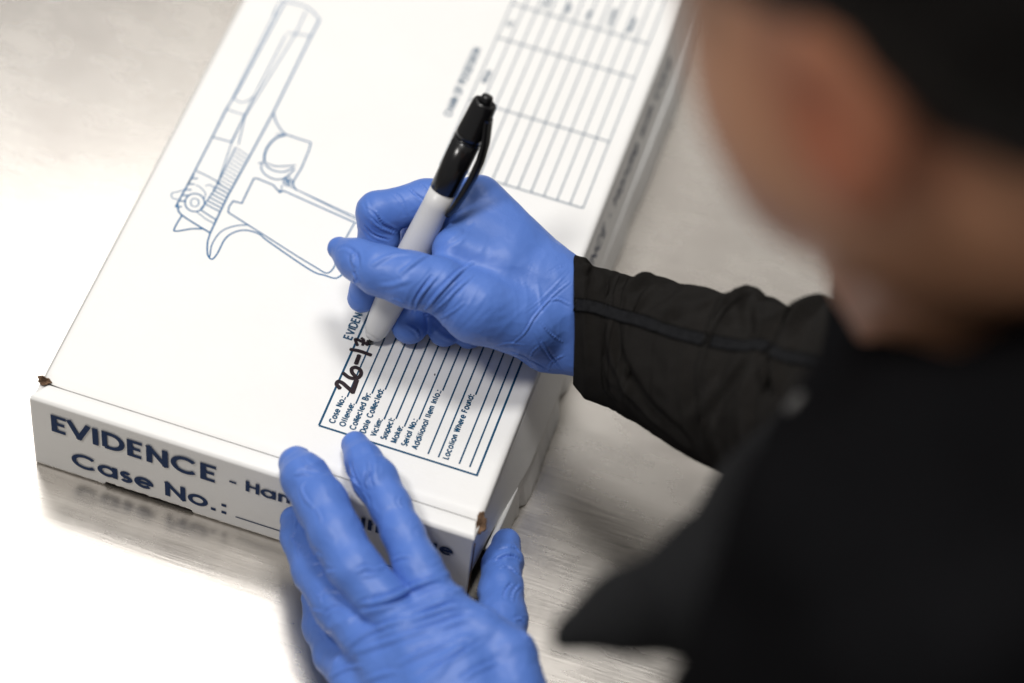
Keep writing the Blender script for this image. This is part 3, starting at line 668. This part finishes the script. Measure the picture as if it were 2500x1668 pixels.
R_STROKES = [
 (q1([(520, 1150), (525, 1100), (560, 1040), (620, 970)]), .07, .10), (q1([(545, 1155), (590, 1100), (640, 1040), (730, 950), (800, 900)]), .08, .10), (q1([(570, 1165), (640, 1110), (720, 1030), (800, 960)]), .07, .08),
 (q1([(555, 1165), (600, 1150), (650, 1120), (700, 1060)]), .06, .07), (q1([(500, 1140), (505, 1100), (545, 1030), (600, 960)]), .06, -.08), (q1([(600, 1185), (680, 1150), (760, 1090)]), .07, .04),
 (q1([(440, 960), (520, 900), (600, 850)]), .10, .05), (q1([(300, 920), (400, 870), (520, 860)]), .12, .04), (q1([(220, 940), (240, 985), (215, 1000)]), .09, -.10), (q1([(230, 930), (215, 880), (240, 840)]), .10, .05),
 (q1([(140, 840), (190, 830), (240, 870), (250, 940)]), .10, -.05), (q1([(350, 1100), (420, 1080), (480, 1110)]), .08, .04), (q1([(330, 1020), (420, 1010), (500, 980)]), .12, .03),
 (q1([(290, 640), (330, 680), (380, 730), (450, 760)]), .07, -.09), (q1([(300, 690), (340, 730), (420, 770)]), .06, .07), (q1([(270, 720), (320, 770), (400, 800)]), .06, -.07), (q1([(330, 650), (350, 700), (400, 745)]), .06, .06),
 (q1([(280, 600), (300, 650), (370, 720)]), .08, .04), (q1([(460, 510), (500, 560), (560, 610)]), .07, -.05), (q1([(520, 510), (560, 545), (590, 580)]), .06, .05), (q1([(400, 560), (450, 600), (480, 680)]), .08, .03), (q1([(540, 500), (600, 500)]), .06, .06),
 (q1([(1265, 990), (1180, 1060), (1090, 1160), (1040, 1240), (960, 1310)]), .05, .07), (q1([(1260, 1110), (1200, 1080), (1150, 1090)]), .06, .05), (q1([(1090, 1230), (1140, 1320), (1200, 1400), (1250, 1450)]), .06, .07), (q1([(1110, 1180), (1160, 1240), (1230, 1290)]), .05, .06),
 (q1([(900, 1330), (1000, 1340), (1100, 1390), (1200, 1450)]), .06, .05), (q1([(860, 1320), (960, 1290), (1050, 1300)]), .06, .04), (q1([(1060, 1390), (1080, 1330), (1130, 1290)]), .06, .03),
 (q1([(1150, 1430), (1170, 1380), (1240, 1340)]), .06, .04), (q1([(760, 1170), (850, 1150), (950, 1125), (1010, 1115)]), .03, .022), (q1([(830, 1160), (900, 1135), (950, 1090)]), .03, .02), (q1([(1000, 1060), (1040, 1000), (1090, 1060)]), .03, .02), (q1([(1040, 1000), (1080, 880), (1085, 830)]), .03, .02),
 (q1([(970, 720), (965, 690), (1010, 670)]), .03, .02), (q1([(850, 690), (900, 640), (940, 615)]), .03, .018), (q1([(1180, 900), (1220, 870), (1250, 890)]), .035, .03), (q1([(1150, 960), (1200, 930), (1255, 910)]), .04, .03), (q1([(640, 830), (720, 790), (800, 700)]), .12, -.02),
 (q1([(1030, 1150), (1120, 1080), (1200, 1000), (1255, 940)]), .05, .03), (q1([(580, 1190), (640, 1250), (720, 1290)]), .12, .03), (q1([(470, 1200), (520, 1230), (540, 1270)]), .08, .04)]
L_STROKES = [
 # back of the hand: long drawn folds
 (q2([(620, 1120), (760, 1090), (900, 1030), (1020, 985), (1110, 985)]), .11, .10), (q2([(600, 1150), (780, 1110), (920, 1060), (1080, 1020), (1170, 1050)]), .09, -.08), (q2([(800, 1150), (950, 1110), (1080, 1060), (1190, 1080)]), .08, .06),
 (q2([(900, 1180), (1050, 1130), (1150, 1100), (1240, 1115)]), .08, -.07), (q2([(860, 1230), (1000, 1180), (1130, 1140), (1260, 1150)]), .08, .07), (q2([(900, 1270), (1060, 1220), (1180, 1180), (1290, 1170)]), .08, -.06), (q2([(980, 1290), (1120, 1240), (1260, 1200)]), .08, .05),
 (q2([(520, 1370), (640, 1290), (780, 1230), (900, 1200)]), .10, .07), (q2([(560, 1400), (720, 1350), (900, 1290), (1060, 1240)]), .12, .05), (q2([(800, 1480), (960, 1400), (1120, 1340), (1260, 1290)]), .12, .06), (q2([(900, 1540), (1040, 1470), (1200, 1380), (1330, 1300)]), .10, -.06),
 (q2([(1180, 1560), (1280, 1500), (1400, 1450)]), .10, .05), (q2([(440, 1480), (500, 1420), (580, 1390)]), .08, -.07), (q2([(420, 1540), (540, 1480), (640, 1470)]), .10, .05), (q2([(620, 1560), (740, 1520), (840, 1500)]), .12, .04), (q2([(1080, 1340), (1180, 1330), (1260, 1350)]), .15, -.03),
 # finger webs
 (q2([(770, 880), (700, 920), (640, 910), (580, 940)]), .08, .07), (q2([(770, 880), (830, 850), (900, 840)]), .08, .06), (q2([(610, 960), (680, 950), (740, 930)]), .07, .05), (q2([(590, 1120), (650, 1100), (680, 1060)]), .07, .05),
 # middle finger tip crumples
 (q2([(225, 375), (290, 368), (345, 385)]), .07, .06), (q2([(270, 270), (285, 310), (330, 340), (400, 360)]), .07, .07), (q2([(300, 400), (270, 450), (300, 520), (350, 570)]), .08, .05),
 (q2([(350, 560), (380, 620), (380, 660)]), .07, .05),
 # index
 (q2([(520, 290), (540, 360), (580, 420), (610, 460)]), .07, .08), (q2([(560, 300), (580, 380), (600, 440)]), .07, -.06), (q2([(650, 280), (660, 340), (640, 410), (660, 460)]), .07, .07), (q2([(680, 340), (670, 400), (690, 450)]), .07, -.05), (q2([(620, 470), (650, 520), (670, 580)]), .09, .04),
 (q2([(845, 490), (830, 530), (860, 570)]), .06, .05), (q2([(930, 620), (900, 640), (910, 670)]), .05, .05), (q2([(960, 680), (930, 700), (950, 730)]), .05, .05),
 # ring and little finger
 (q2([(230, 580), (240, 640), (230, 700)]), .06, .06), (q2([(240, 700), (225, 740), (260, 790)]), .07, -.07), (q2([(280, 760), (250, 800), (270, 850)]), .06, .06), (q2([(290, 850), (350, 820), (400, 860)]), .08, .06), (q2([(330, 900), (400, 890), (450, 930)]), .08, -.06),
 (q2([(350, 960), (420, 930), (480, 930)]), .07, .07), (q2([(370, 1070), (440, 1040), (500, 1050)]), .07, .06), (q2([(390, 1120), (380, 1060), (430, 1010)]), .06, .06), (q2([(400, 1170), (470, 1130), (540, 1160)]), .08, -.05), (q2([(440, 1260), (420, 1200), (440, 1140)]), .07, .05), (q2([(320, 1010), (360, 1060), (390, 1130)]), .06, .05),
 (q2([(300, 1120), (340, 1150), (400, 1170)]), .08, .05), (q2([(330, 1250), (390, 1260), (430, 1330)]), .08, .05), (q2([(480, 1350), (430, 1300), (420, 1240)]), .07, -.06),
 # thumb
 (q2([(1390, 800), (1440, 790), (1500, 795), (1525, 830)]), .06, .07), (q2([(1380, 890), (1420, 850), (1480, 840), (1530, 870)]), .08, -.10), (q2([(1400, 920), (1450, 900), (1520, 950)]), .08, .09), (q2([(1480, 990), (1440, 1040), (1430, 1100)]), .08, -.08), (q2([(1530, 1000), (1490, 1050), (1480, 1110)]), .07, .07),
 (q2([(1320, 880), (1400, 850), (1450, 820)]), .07, .04), (q2([(1560, 1240), (1530, 1200), (1480, 1210)]), .07, .06), (q2([(1610, 1330), (1560, 1310), (1530, 1270)]), .07, .06), (q2([(1640, 1410), (1580, 1370), (1560, 1320)]), .07, -.05), (q2([(1300, 1140), (1360, 1160), (1420, 1200)]), .10, .05)]
def fold_noise(V, Q, ang, c, rad, amp, f1=.35, f2=2.0, seed=0, warp=.5):
    """drawn folds of thin rubber: ridges running along one direction, strongest round c"""
    a = math.radians(ang); e1 = RC[0] * math.cos(a) - RC[1] * math.sin(a); e2 = RC[0] * math.sin(a) + RC[1] * math.cos(a); n = vnormals(V, Q)
    w_ = vnoise(V, .5, seed + 3, 2) * warp; q = np.stack([V @ e1 * f1, (V @ e2 + w_) * f2, np.full(len(V), seed * 3.7)], 1)
    r_ = np.clip(1 - np.abs(vnoise(q, 1, seed, 2)) * 2.6, 0, 1) ** 1.6
    m_ = np.exp(-((np.linalg.norm((V - c) - np.outer((V - c) @ RC[2], RC[2]), axis=1) / rad) ** 2)) * np.clip(.25 + .75 * (vnoise(V, .45, seed + 9, 1) + .5), 0, 1)
    return V + n * (r_ * m_ * amp)[:, None]
def finish(V, Q, strokes, seed, amp=0.035):
    V = relax(V, Q, 3, .5); V = creases(V, Q, [(a, w_ * .85, h_ * 1.45) for a, w_, h_ in strokes]); V = relax(V, Q, 1, .3)
    nr = vnormals(V, Q); a = vnoise(V, 1.1, seed, 3); b = 1 - np.abs(vnoise(V * np.array([1, 1, 1.6]), 1.5, seed + 1, 2)) * 2.2
    V = V + nr * (a * amp + np.clip(b, 0, 1)[:] * amp * 0.8)[:, None]
    return V
Vr, Qr = right_glove(); Vr = finish(Vr, Qr, R_STROKES, 21, .016)
Vr = fold_noise(Vr, Qr, 48, P(1075, 720, 5), 1.6, .06, .30, 2.6, 1); Vr = fold_noise(Vr, Qr, 40, P(1330, 830, 3), 1.7, .07, .22, 1.4, 2, .5); Vr = fold_noise(Vr, Qr, -35, P(905, 540, 4), 1.0, .06, .4, 2.6, 3)
Vr = fold_noise(Vr, Qr, 105, P(1330, 760, 3), 1.5, .05, .4, 1.6, 4, 1.0)
g1 = mesh_obj('glove', Vr, Qr, GLOVE, person)
Vl, Ql = left_glove(); Vl = finish(Vl, Ql, [(a, w_ * 1.05, h_ * (1.25 if i < 16 else .9)) for i, (a, w_, h_) in enumerate(L_STROKES)], 31, .022)
Vl = fold_noise(Vl, Ql, 22, P(1060, 1480, 1), 2.4, .13, .12, 1.35, 5, .35); Vl = fold_noise(Vl, Ql, 30, P(980, 1640, 1), 3.0, .13, .10, .95, 6, .4); Vl = fold_noise(Vl, Ql, 35, P(800, 1500, -2), 1.7, .13, .2, 1.1, 7, .4)
Vl = fold_noise(Vl, Ql, 20, P(1260, 1430, -2), 1.8, .12, .35, 1.5, 8, .9); Vl = fold_noise(Vl, Ql, 70, P(745, 1130, 1), 1.1, .07, .4, 1.6, 9, 1.2); Vl = fold_noise(Vl, Ql, -65, P(890, 1150, 1), 1.2, .09, .3, 1.7, 10, .8)
g2 = mesh_obj('glove', Vl, Ql, GLOVE, person)
g1['label'] = 'blue glove on the hand gripping the pen'; g2['label'] = 'blue glove spread over the corner of the carton'

# ---- right sleeve: a tube through traced pairs of edge points, with gathered folds
TOPE = [(1397, 622), (1433, 627), (1449, 649), (1500, 659), (1548, 676), (1572, 671), (1597, 671), (1622, 675), (1645, 688), (1700, 698), (1749, 717), (1778, 720), (1800, 710), (1822, 707), (1850, 716), (1880, 739), (1951, 752), (1975, 740), (2000, 735), (2046, 755), (2200, 775)]
BOTE = [(1393, 930), (1417, 974), (1440, 981), (1500, 1003), (1571, 1040), (1647, 1080), (1706, 1120), (1765, 1152), (1840, 1195), (1940, 1260), (2060, 1330), (2200, 1400)]
SL = []
for t_ in TOPE:
    bx_ = float(np.interp(t_[0], [1397, 1433, 2200], [1394, 1426, 2195])); by_ = float(np.interp(bx_, [q[0] for q in BOTE], [q[1] for q in BOTE]))
    SL.append((t_, (bx_, by_), float(np.interp(t_[0], [1397, 1500, 1650, 1850, 2060, 2200], [3.0, 3.3, 4.3, 6.0, 8.0, 9.2]))))
BLK = mat_cloth('black_knit', (0.0175, 0.0158, 0.0145), True, 120, sheen=0.02); JK = mat_cloth('black_jacket_cloth', (0.0078, 0.0078, 0.0088), False, rough=0.8, sheen=0.0); LAP = mat_cloth('lit_lapel_cloth', (0.019, 0.0195, 0.021), False, rough=0.85, sheen=0.02)  # lapel: jacket cloth with light on its upward face put into the colour
def sleeve_surface(name, st, mat, nu=300, nv=160, folds=True, seed=5, flip=False):
    C0 = []; R0 = []; A0 = []
    for t_, b_, z in st:
        m_ = ((t_[0] + b_[0]) / 2, (t_[1] + b_[1]) / 2); c = P(*m_, z); dist = float((c - CAM) @ RC[2]); a = D(*t_, dist); b = D(*b_, dist); C0.append((a + b) / 2); R0.append(np.linalg.norm(a - b) / 2); A0.append((a - b) / np.linalg.norm(a - b))
    L = np.r_[0, np.cumsum(np.linalg.norm(np.diff(C0, axis=0), axis=1))]; T = np.linspace(0, L[-1], nu)
    C0 = np.array(C0); C = np.stack([np.interp(T, L, C0[:, k]) for k in range(3)], 1); R = np.interp(T, L, R0)
    ker = np.hanning(9); ker /= ker.sum(); pad = lambda a: np.r_[[a[0]] * 4, a, [a[-1]] * 4]
    C = np.stack([np.convolve(pad(C[:, k]), ker, 'valid') for k in range(3)], 1); R = np.convolve(pad(R), ker, 'valid')
    d = np.gradient(C, axis=0); d /= np.linalg.norm(d, axis=1)[:, None]; A0 = np.array(A0); AU = np.stack([np.convolve(pad(np.interp(T, L, A0[:, k])), ker, 'valid') for k in range(3)], 1)
    V = []; UV = []
    tv = np.linspace(0, 2 * math.pi, nv, endpoint=False)
    for i in range(nu):
        vd = C[i] - CAM; vd /= np.linalg.norm(vd); up = AU[i] / np.linalg.norm(AU[i])
        toc = np.cross(up, d[i]); toc /= np.linalg.norm(toc); toc *= -1 if toc @ vd > 0 else 1; bl = min(1.0, T[i] / 5.0); bl = bl * bl * (3 - 2 * bl); fv = -(vd - (vd @ up) * up); fv /= np.linalg.norm(fv); toc = fv * (1 - bl) + toc * bl; toc /= np.linalg.norm(toc)
        s_ = T[i]; fo = np.zeros(nv)
        rr = R[i] * (0.82 if not folds else 0.84)
        V.append(C[i] + np.outer(np.cos(tv), up) * R[i] + np.outer(np.sin(tv), toc) * rr); UV.append(np.stack([np.full(nv, s_ / 10), tv / (2 * math.pi)], 1))
    V = np.concatenate(V); UV = np.concatenate(UV)
    Fc = [[i * nv + k, (i + 1) * nv + k, (i + 1) * nv + (k + 1) % nv, i * nv + (k + 1) % nv] for i in range(nu - 1) for k in range(nv)]
    Q = np.array(Fc); n_ = vnormals(V, Q); ctr = np.repeat(C, nv, 0)
    if ((V - ctr) * n_).sum() < 0: Q = Q[:, ::-1].copy()
    return V, Q, UV, T, nv
Vs, Qs, UVs, Ts, nvs = sleeve_surface('sleeve', SL, BLK)
def qs(L): return [(1350 + x * .3955, 580 + y * .3955) for x, y in L]
S_ST = [ (qs([(500, 470), (600, 400), (720, 320), (760, 270)]), .35, -.22), (qs([(420, 380), (480, 300), (560, 245), (640, 240)]), .35, .26), (qs([(520, 440), (640, 370), (740, 300)]), .3, .14), (qs([(650, 560), (800, 480), (960, 420), (1070, 350)]), .35, -.24),
 (qs([(780, 500), (900, 430), (1040, 380), (1170, 335)]), .4, .26), (qs([(1180, 345), (1200, 450), (1230, 580)]), .22, -.22), (qs([(1130, 360), (1180, 330), (1250, 350), (1300, 400)]), .35, .30), (qs([(1250, 420), (1260, 500), (1300, 600)]), .3, .18), (qs([(1320, 640), (1380, 540), (1450, 450), (1540, 410)]), .35, -.34), (qs([(1420, 560), (1520, 450), (1600, 400), (1700, 410), (1760, 450)]), .45, .34),
 (qs([(1320, 660), (1310, 780), (1320, 900), (1330, 1010)]), .25, -.34), (qs([(1370, 700), (1370, 820), (1390, 960)]), .35, .22), (qs([(1230, 640), (1190, 760), (1080, 920), (930, 1120), (900, 1250)]), .35, -.20), (qs([(1200, 700), (1110, 830), (980, 1000), (860, 1130)]), .3, .2),
 (qs([(395, 560), (400, 680), (450, 820), (560, 960)]), .25, -.13), (qs([(350, 480), (360, 640), (400, 800), (500, 960), (640, 1080)]), .25, .18), (qs([(460, 900), (600, 1050), (760, 1190), (880, 1300)]), .3, -.2), (qs([(360, 860), (480, 960), (600, 1090), (700, 1180)]), .28, .18), (qs([(140, 200), (250, 190), (280, 240)]), .25, .16),
 (qs([(240, 180), (260, 250), (240, 330)]), .2, -.10), (qs([(300, 230), (350, 300), (330, 360)]), .3, -.08), (qs([(820, 700), (900, 800), (860, 950)]), .6, .12), (qs([(560, 640), (640, 760), (640, 900)]), .5, -.10), (qs([(1500, 560), (1560, 620), (1560, 720)]), .5, -.15), (qs([(1060, 480), (1160, 560), (1220, 600)]), .3, -.10) ]
Vs = creases(Vs, Qs, [(a, w_, h_ * .9) for a, w_, h_ in S_ST]); nrs = vnormals(Vs, Qs)
s_len = UVs[:, 0] * 10; hem = np.exp(-((s_len - 2.55) / 0.12) ** 2) * -.035 + np.exp(-((s_len - 2.05) / 0.09) ** 2) * -.02
cuffx = np.clip(1 - s_len / 0.12, 0, 1) * -.10
Vs = Vs + nrs * (vnoise(Vs, .45, 77, 3) * .10 + vnoise(Vs, 1.6, 78, 2) * .035 + hem + cuffx)[:, None]
sl_f = caster(Vs, Qs)
# inner lining so the cuff has a thickness
nu_in = 30; inner = Vs[:nu_in * nvs] - nrs[:nu_in * nvs] * 0.22; n0 = len(Vs)
Vall = np.vstack([Vs, inner]); UVa = np.vstack([UVs, UVs[:nu_in * nvs]])
Fi = [[n0 + i * nvs + k, n0 + i * nvs + (k + 1) % nvs, n0 + (i + 1) * nvs + (k + 1) % nvs, n0 + (i + 1) * nvs + k] for i in range(nu_in - 1) for k in range(nvs)]
Fr = [[k, (k + 1) % nvs, n0 + (k + 1) % nvs, n0 + k] for k in range(nvs)]
sleeve = mesh_obj('sleeve', Vall, Qs.tolist() + Fi + Fr, BLK, person, uv=UVa)
sleeve['label'] = 'ribbed black sleeve with a stitched seam over the writing wrist'
# flat seam with its two rows of stitches, hem stitches
BLK3 = mat_cloth('black_thread', (0.002, 0.002, 0.002), False, rough=0.9, sheen=0.0); BLK2 = mat_cloth('black_seam_tape', (0.0115, 0.0118, 0.013), False, rough=0.7, sheen=0.03)
def on_sleeve(pts, step):
    out = []
    for q in resample(smooth_poly(qs(pts)), step):
        h, n_ = sl_f(*q)
        if h is not None: out.append((h, n_))
    return out
def band(pts, half, lift, name, par):
    L_ = on_sleeve(pts, 3); C = np.array([a for a, b in L_]); Nn = np.array([b for a, b in L_]); k = np.ones(7) / 7
    Cs = C.copy()
    for c in range(3): Cs[3:-3, c] = np.convolve(C[:, c], k, 'valid'); 
    d = np.gradient(Cs, axis=0); d /= np.linalg.norm(d, axis=1)[:, None]; sd_ = np.cross(Nn, d); sd_ /= np.linalg.norm(sd_, axis=1)[:, None]
    prof_ = [(-1, -.06), (-1, .6), (-.7, 1), (-.35, .55), (0, .95), (.35, .55), (.7, 1), (1, .6), (1, -.06)]; V = []; n = len(prof_)
    for i in range(len(Cs)):
        rip = 1 + .25 * math.sin(i * 2.1)
        for a, b in prof_: V.append(C[i] + sd_[i] * a * half + Nn[i] * (b * lift * rip))
    Fc = [[i * n + k_, i * n + k_ + 1, (i + 1) * n + k_ + 1, (i + 1) * n + k_] for i in range(len(Cs) - 1) for k_ in range(n - 1)]
    o = mesh_obj(name, np.array(V), Fc, BLK2, None); reparent(o, par); return C, Nn, sd_
SP = [(104, 408), (125, 413), (260, 432), (400, 478), (560, 520), (700, 572), (850, 612), (1000, 645), (1180, 672), (1260, 660), (1340, 690), (1420, 730), (1600, 762), (1750, 800)]
Cb, Nb, Sb = band(SP, 0.26, 0.05, 'seam', sleeve)
def stitches(lines, name, par):
    V = []; Fc = []
    for pts, sp in lines:
        L_ = on_sleeve(pts, sp) if not isinstance(pts, tuple) else pts[0]
        for i in range(0, len(L_) - 1):
            (a, na), (b, nb) = L_[i], L_[i + 1]; m = a + (b - a) * .6; d = (m - a); ln = np.linalg.norm(d)
            if ln < 1e-4 or ln > .6: continue
            sdv = np.cross(na, d / ln) * .03; n0 = len(V); up = na * .03
            V += [a + sdv - na * .01, a - sdv - na * .01, m - sdv - na * .01, m + sdv - na * .01, (a * .8 + m * .2) + up, (a * .2 + m * .8) + up]
            Fc += [[n0, n0 + 4, n0 + 5, n0 + 3], [n0 + 1, n0 + 2, n0 + 5, n0 + 4], [n0, n0 + 1, n0 + 4], [n0 + 3, n0 + 5, n0 + 2]]
    o = mesh_obj(name, np.array(V), Fc, BLK3, None); reparent(o, par)
e1 = ([(Cb[i] + Sb[i] * .27 + Nb[i] * .06, Nb[i]) for i in range(0, len(Cb), 2)],); e2 = ([(Cb[i] - Sb[i] * .27 + Nb[i] * .06, Nb[i]) for i in range(0, len(Cb), 2)],)
stitches([([(410, 240), (375, 330), (370, 420)], 5), ([(470, 240), (430, 330), (415, 430)], 5), ([(345, 500), (318, 600), (305, 760), (308, 920), (370, 1010)], 5), ([(385, 500), (350, 620), (342, 780), (345, 930), (400, 1020)], 5), (e1, 0), (e2, 0)], 'stitching', sleeve)
# ---- body: head, neck, trunk and arms in one skin
def basis():
    Fh = RC.T @ np.array([-.70, -.25, .67]); Fh /= np.linalg.norm(Fh)
    Uh = RC.T @ np.array([-.20, -.85, -.45]); Uh -= (Uh @ Fh) * Fh; Uh /= np.linalg.norm(Uh)
    return np.stack([np.cross(Uh, Fh), Fh, Uh])       # rows: left, forward, up
HR = basis(); HC = D(2440, -95, 72)
def H(l, f_, u): return HC + HR[0] * l + HR[1] * f_ + HR[2] * u
NB = D(2490, 790, 92)     # base of the neck
SHL = D(2460, 1360, 80); SHR = D(2520, 560, 100); CHEST = D(2840, 1170, 100)
bf = Field((4, -50, -8), (70, 30, 72), 0.5)
bf.ellipsoid(H(0, 0, 3.5), (7.4, 9.4, 8.6), 1, HR); bf.ellipsoid(H(0, 3.2, -3.2), (6.0, 6.1, 5.9), 2.5, HR); bf.ellipsoid(H(0, 5.6, -7.0), (3.2, 2.8, 2.3), 2.2, HR)
bf.chain([(H(0, -1.5, -3), 5.4), (D(2330, 560, 89), 4.3), (NB, 5.0), (NB + (CHEST - NB) * .4, 8)], 2.5)
bf.chain([(H(0, 9.4, 2.4), .8), (H(0, 11.2, -1.2), 1.15)], .8); bf.chain([(H(-2.2, 8.6, -4.6), .6), (H(2.2, 8.6, -4.6), .6)], .6)
for sgn in (-1, 1):
    bf.ellipsoid(H(7.3 * sgn, -0.8, -.8), (1.0, 1.8, 3.1), .5, HR); bf.ellipsoid(H(8.5 * sgn, -0.4, -.8), (1.0, .9, 1.5), .3, HR, sub=True); bf.ellipsoid(H(3.2 * sgn, 8.0, 1.6), (1.2, .9, .8), .6, HR); bf.chain([(H(1.6 * sgn, 8.9, 3.3), .6), (H(4.6 * sgn, 8.0, 3.5), .5)], .8)
bf.chain([(CHEST, 11), (CHEST + np.array([4, 2, -28.]), 12)], 4); bf.chain([(SHL, 4.6), (CHEST, 9), (SHR, 4.6)], 3)
ELR = P(2250, 1080, 10); ELL = D(1950, 2250, 100)
bf.chain([(SHR, 4.6), (P(2180, 1080, 9), 3.2), (P(1900, 990, 6.4), 2.8), (P(1600, 870, 3.9), 1.6), (P(1470, 800, 2.8), 1.2), (P(1300, 740, 2.6), .8)], .6)
bf.chain([(SHL, 4.6), (ELL, 3.8), (P(1180, 1830, -.3), 1.5), (P(1090, 1640, -.2), 1.0)], 1)
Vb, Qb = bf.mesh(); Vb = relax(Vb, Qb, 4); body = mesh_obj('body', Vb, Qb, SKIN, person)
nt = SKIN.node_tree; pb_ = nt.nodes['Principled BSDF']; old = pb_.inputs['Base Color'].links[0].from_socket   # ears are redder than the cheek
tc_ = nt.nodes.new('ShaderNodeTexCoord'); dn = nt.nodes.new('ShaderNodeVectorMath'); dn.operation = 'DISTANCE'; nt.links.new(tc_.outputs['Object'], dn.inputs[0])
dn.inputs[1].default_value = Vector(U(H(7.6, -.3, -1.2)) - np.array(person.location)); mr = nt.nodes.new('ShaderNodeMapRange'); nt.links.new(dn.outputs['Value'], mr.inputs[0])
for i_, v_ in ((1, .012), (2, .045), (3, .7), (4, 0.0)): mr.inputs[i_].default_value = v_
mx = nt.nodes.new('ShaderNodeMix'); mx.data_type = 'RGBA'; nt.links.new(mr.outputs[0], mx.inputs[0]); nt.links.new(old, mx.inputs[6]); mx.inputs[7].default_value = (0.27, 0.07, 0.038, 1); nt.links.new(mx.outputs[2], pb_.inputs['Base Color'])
# hair
hf = Field(HC - 16, HC + 16, 0.4)
hf.ellipsoid(H(0, -1.2, 4.6), (8.3, 9.8, 8.9), 1, HR); hf.ellipsoid(H(0, -4.6, 2.0), (7.9, 5.6, 5.6), 2, HR)
hf.ellipsoid(H(0, 8.2, -2.6), (7.6, 6.4, 7.2), 0.8, HR, sub=True)
for sgn in (-1, 1): hf.ellipsoid(H(8.0 * sgn, 1.9, -3.8), (3.2, 4.0, 5.2), .8, HR, sub=True); hf.chain([(H(5.0 * sgn, 6.2, 6.5), 1.3), (H(7.0 * sgn, 4.6, 2.6), .9)], .5)
Vh, Qh = hf.mesh(); Vh = relax(Vh, Qh, 2); nh = vnormals(Vh, Qh); Vh = Vh + nh * (vnoise(Vh, .8, 5, 3) * .25)[:, None]
hair = mesh_obj('hair', Vh, Qh, HAIR, person)
# jacket
jf = Field((6, -50, -8), (76, 34, 66), 0.5)
jf.chain([(CHEST, 13), (CHEST + np.array([4, 2, -28.]), 14)], 4)
jf.chain([(D(2420, 1330, 78), 6.2), (CHEST, 11), (SHR, 6.4)], 4)
jf.chain([(D(2420, 1330, 78), 6.4), (D(2110, 1840, 86), 6), (ELL, 5.2)], 2)
jf.chain([(SHR, 5.8), (D(2400, 950, 104), 5), (P(2260, 1060, 10), 4.6)], 2)
jf.chain([(D(2500, 930, 93), 5.8), (CHEST, 10)], 2.5)
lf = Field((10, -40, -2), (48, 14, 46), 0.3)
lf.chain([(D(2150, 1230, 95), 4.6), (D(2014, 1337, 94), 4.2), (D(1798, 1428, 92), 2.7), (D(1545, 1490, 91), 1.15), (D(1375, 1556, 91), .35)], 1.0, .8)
jf.chain([(D(2080, 1150, 94), 3.6), (D(2420, 1330, 84), 6)], 2)
def sub_chain(fl, pts, k):
    A = np.array([p for p, r in pts]); rm = max(r for p, r in pts) + k + 1.5; sl, Gd = fl.block(A.min(0) - rm, A.max(0) + rm); d = None
    for (a, ra), (b, rb) in zip(pts[:-1], pts[1:]):
        e = segd(Gd, np.asarray(a, np.float32), np.asarray(b, np.float32), ra, rb); d = e if d is None else smin(d, e, .3)
    fl.D[sl] = -smin(-fl.D[sl], d, k)
sub_chain(jf, [(D(2295, 600, 92), 3.6), (D(2295, 590, 82), 3.4), (D(2300, 560, 70), 3.2)], .4)
sub_chain(jf, [(D(2295, 600, 90), 3.5), (D(2420, 300, 84), 6.0), (D(2450, 100, 74), 6.0)], .4)
sub_chain(jf, [(D(2420, 560, 90), 3.2), (D(2480, 480, 80), 4.2)], .6)
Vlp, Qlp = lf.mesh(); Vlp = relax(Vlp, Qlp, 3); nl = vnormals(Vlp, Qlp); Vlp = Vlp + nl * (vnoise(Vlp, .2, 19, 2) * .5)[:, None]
Vj, Qj = jf.mesh(); Vj = relax(Vj, Qj, 3); nj = vnormals(Vj, Qj)
Vj = Vj + nj * (vnoise(Vj * np.array([1, 1, .6]), .16, 9, 3) * 1.5)[:, None]
jacket = mesh_obj('jacket', Vj, Qj, JK, person)

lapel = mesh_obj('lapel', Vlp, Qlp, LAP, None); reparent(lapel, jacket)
jcast = caster(np.vstack([Vj, Vlp]), np.vstack([Qj, Qlp + len(Vj)]))
hb, nb_ = jcast(1942, 985)
if hb is not None:
    ax_ = nb_ / np.linalg.norm(nb_); t1 = np.cross(ax_, [0, 0, 1]); t1 /= np.linalg.norm(t1); t2 = np.cross(ax_, t1); V = []; Fc = []
    pb = [(.0, .42), (.10, .42), (.16, .36), (.14, .26), (.17, .12), (.175, .01)]
    for hgt, rad in pb:
        for k in range(20): a = k / 20 * 2 * math.pi; V.append(hb + ax_ * (hgt) + (t1 * math.cos(a) + t2 * math.sin(a)) * rad)
    for i in range(len(pb) - 1):
        for k in range(20): Fc.append([i * 20 + k, i * 20 + (k + 1) % 20, (i + 1) * 20 + (k + 1) % 20, (i + 1) * 20 + k])
    bt = mesh_obj('button', np.array(V), Fc, mat_plastic('snap_button', (0.10, 0.098, 0.095), 0.45), None); reparent(bt, jacket)
    print('button depth', (hb - CAM) @ RC[2])
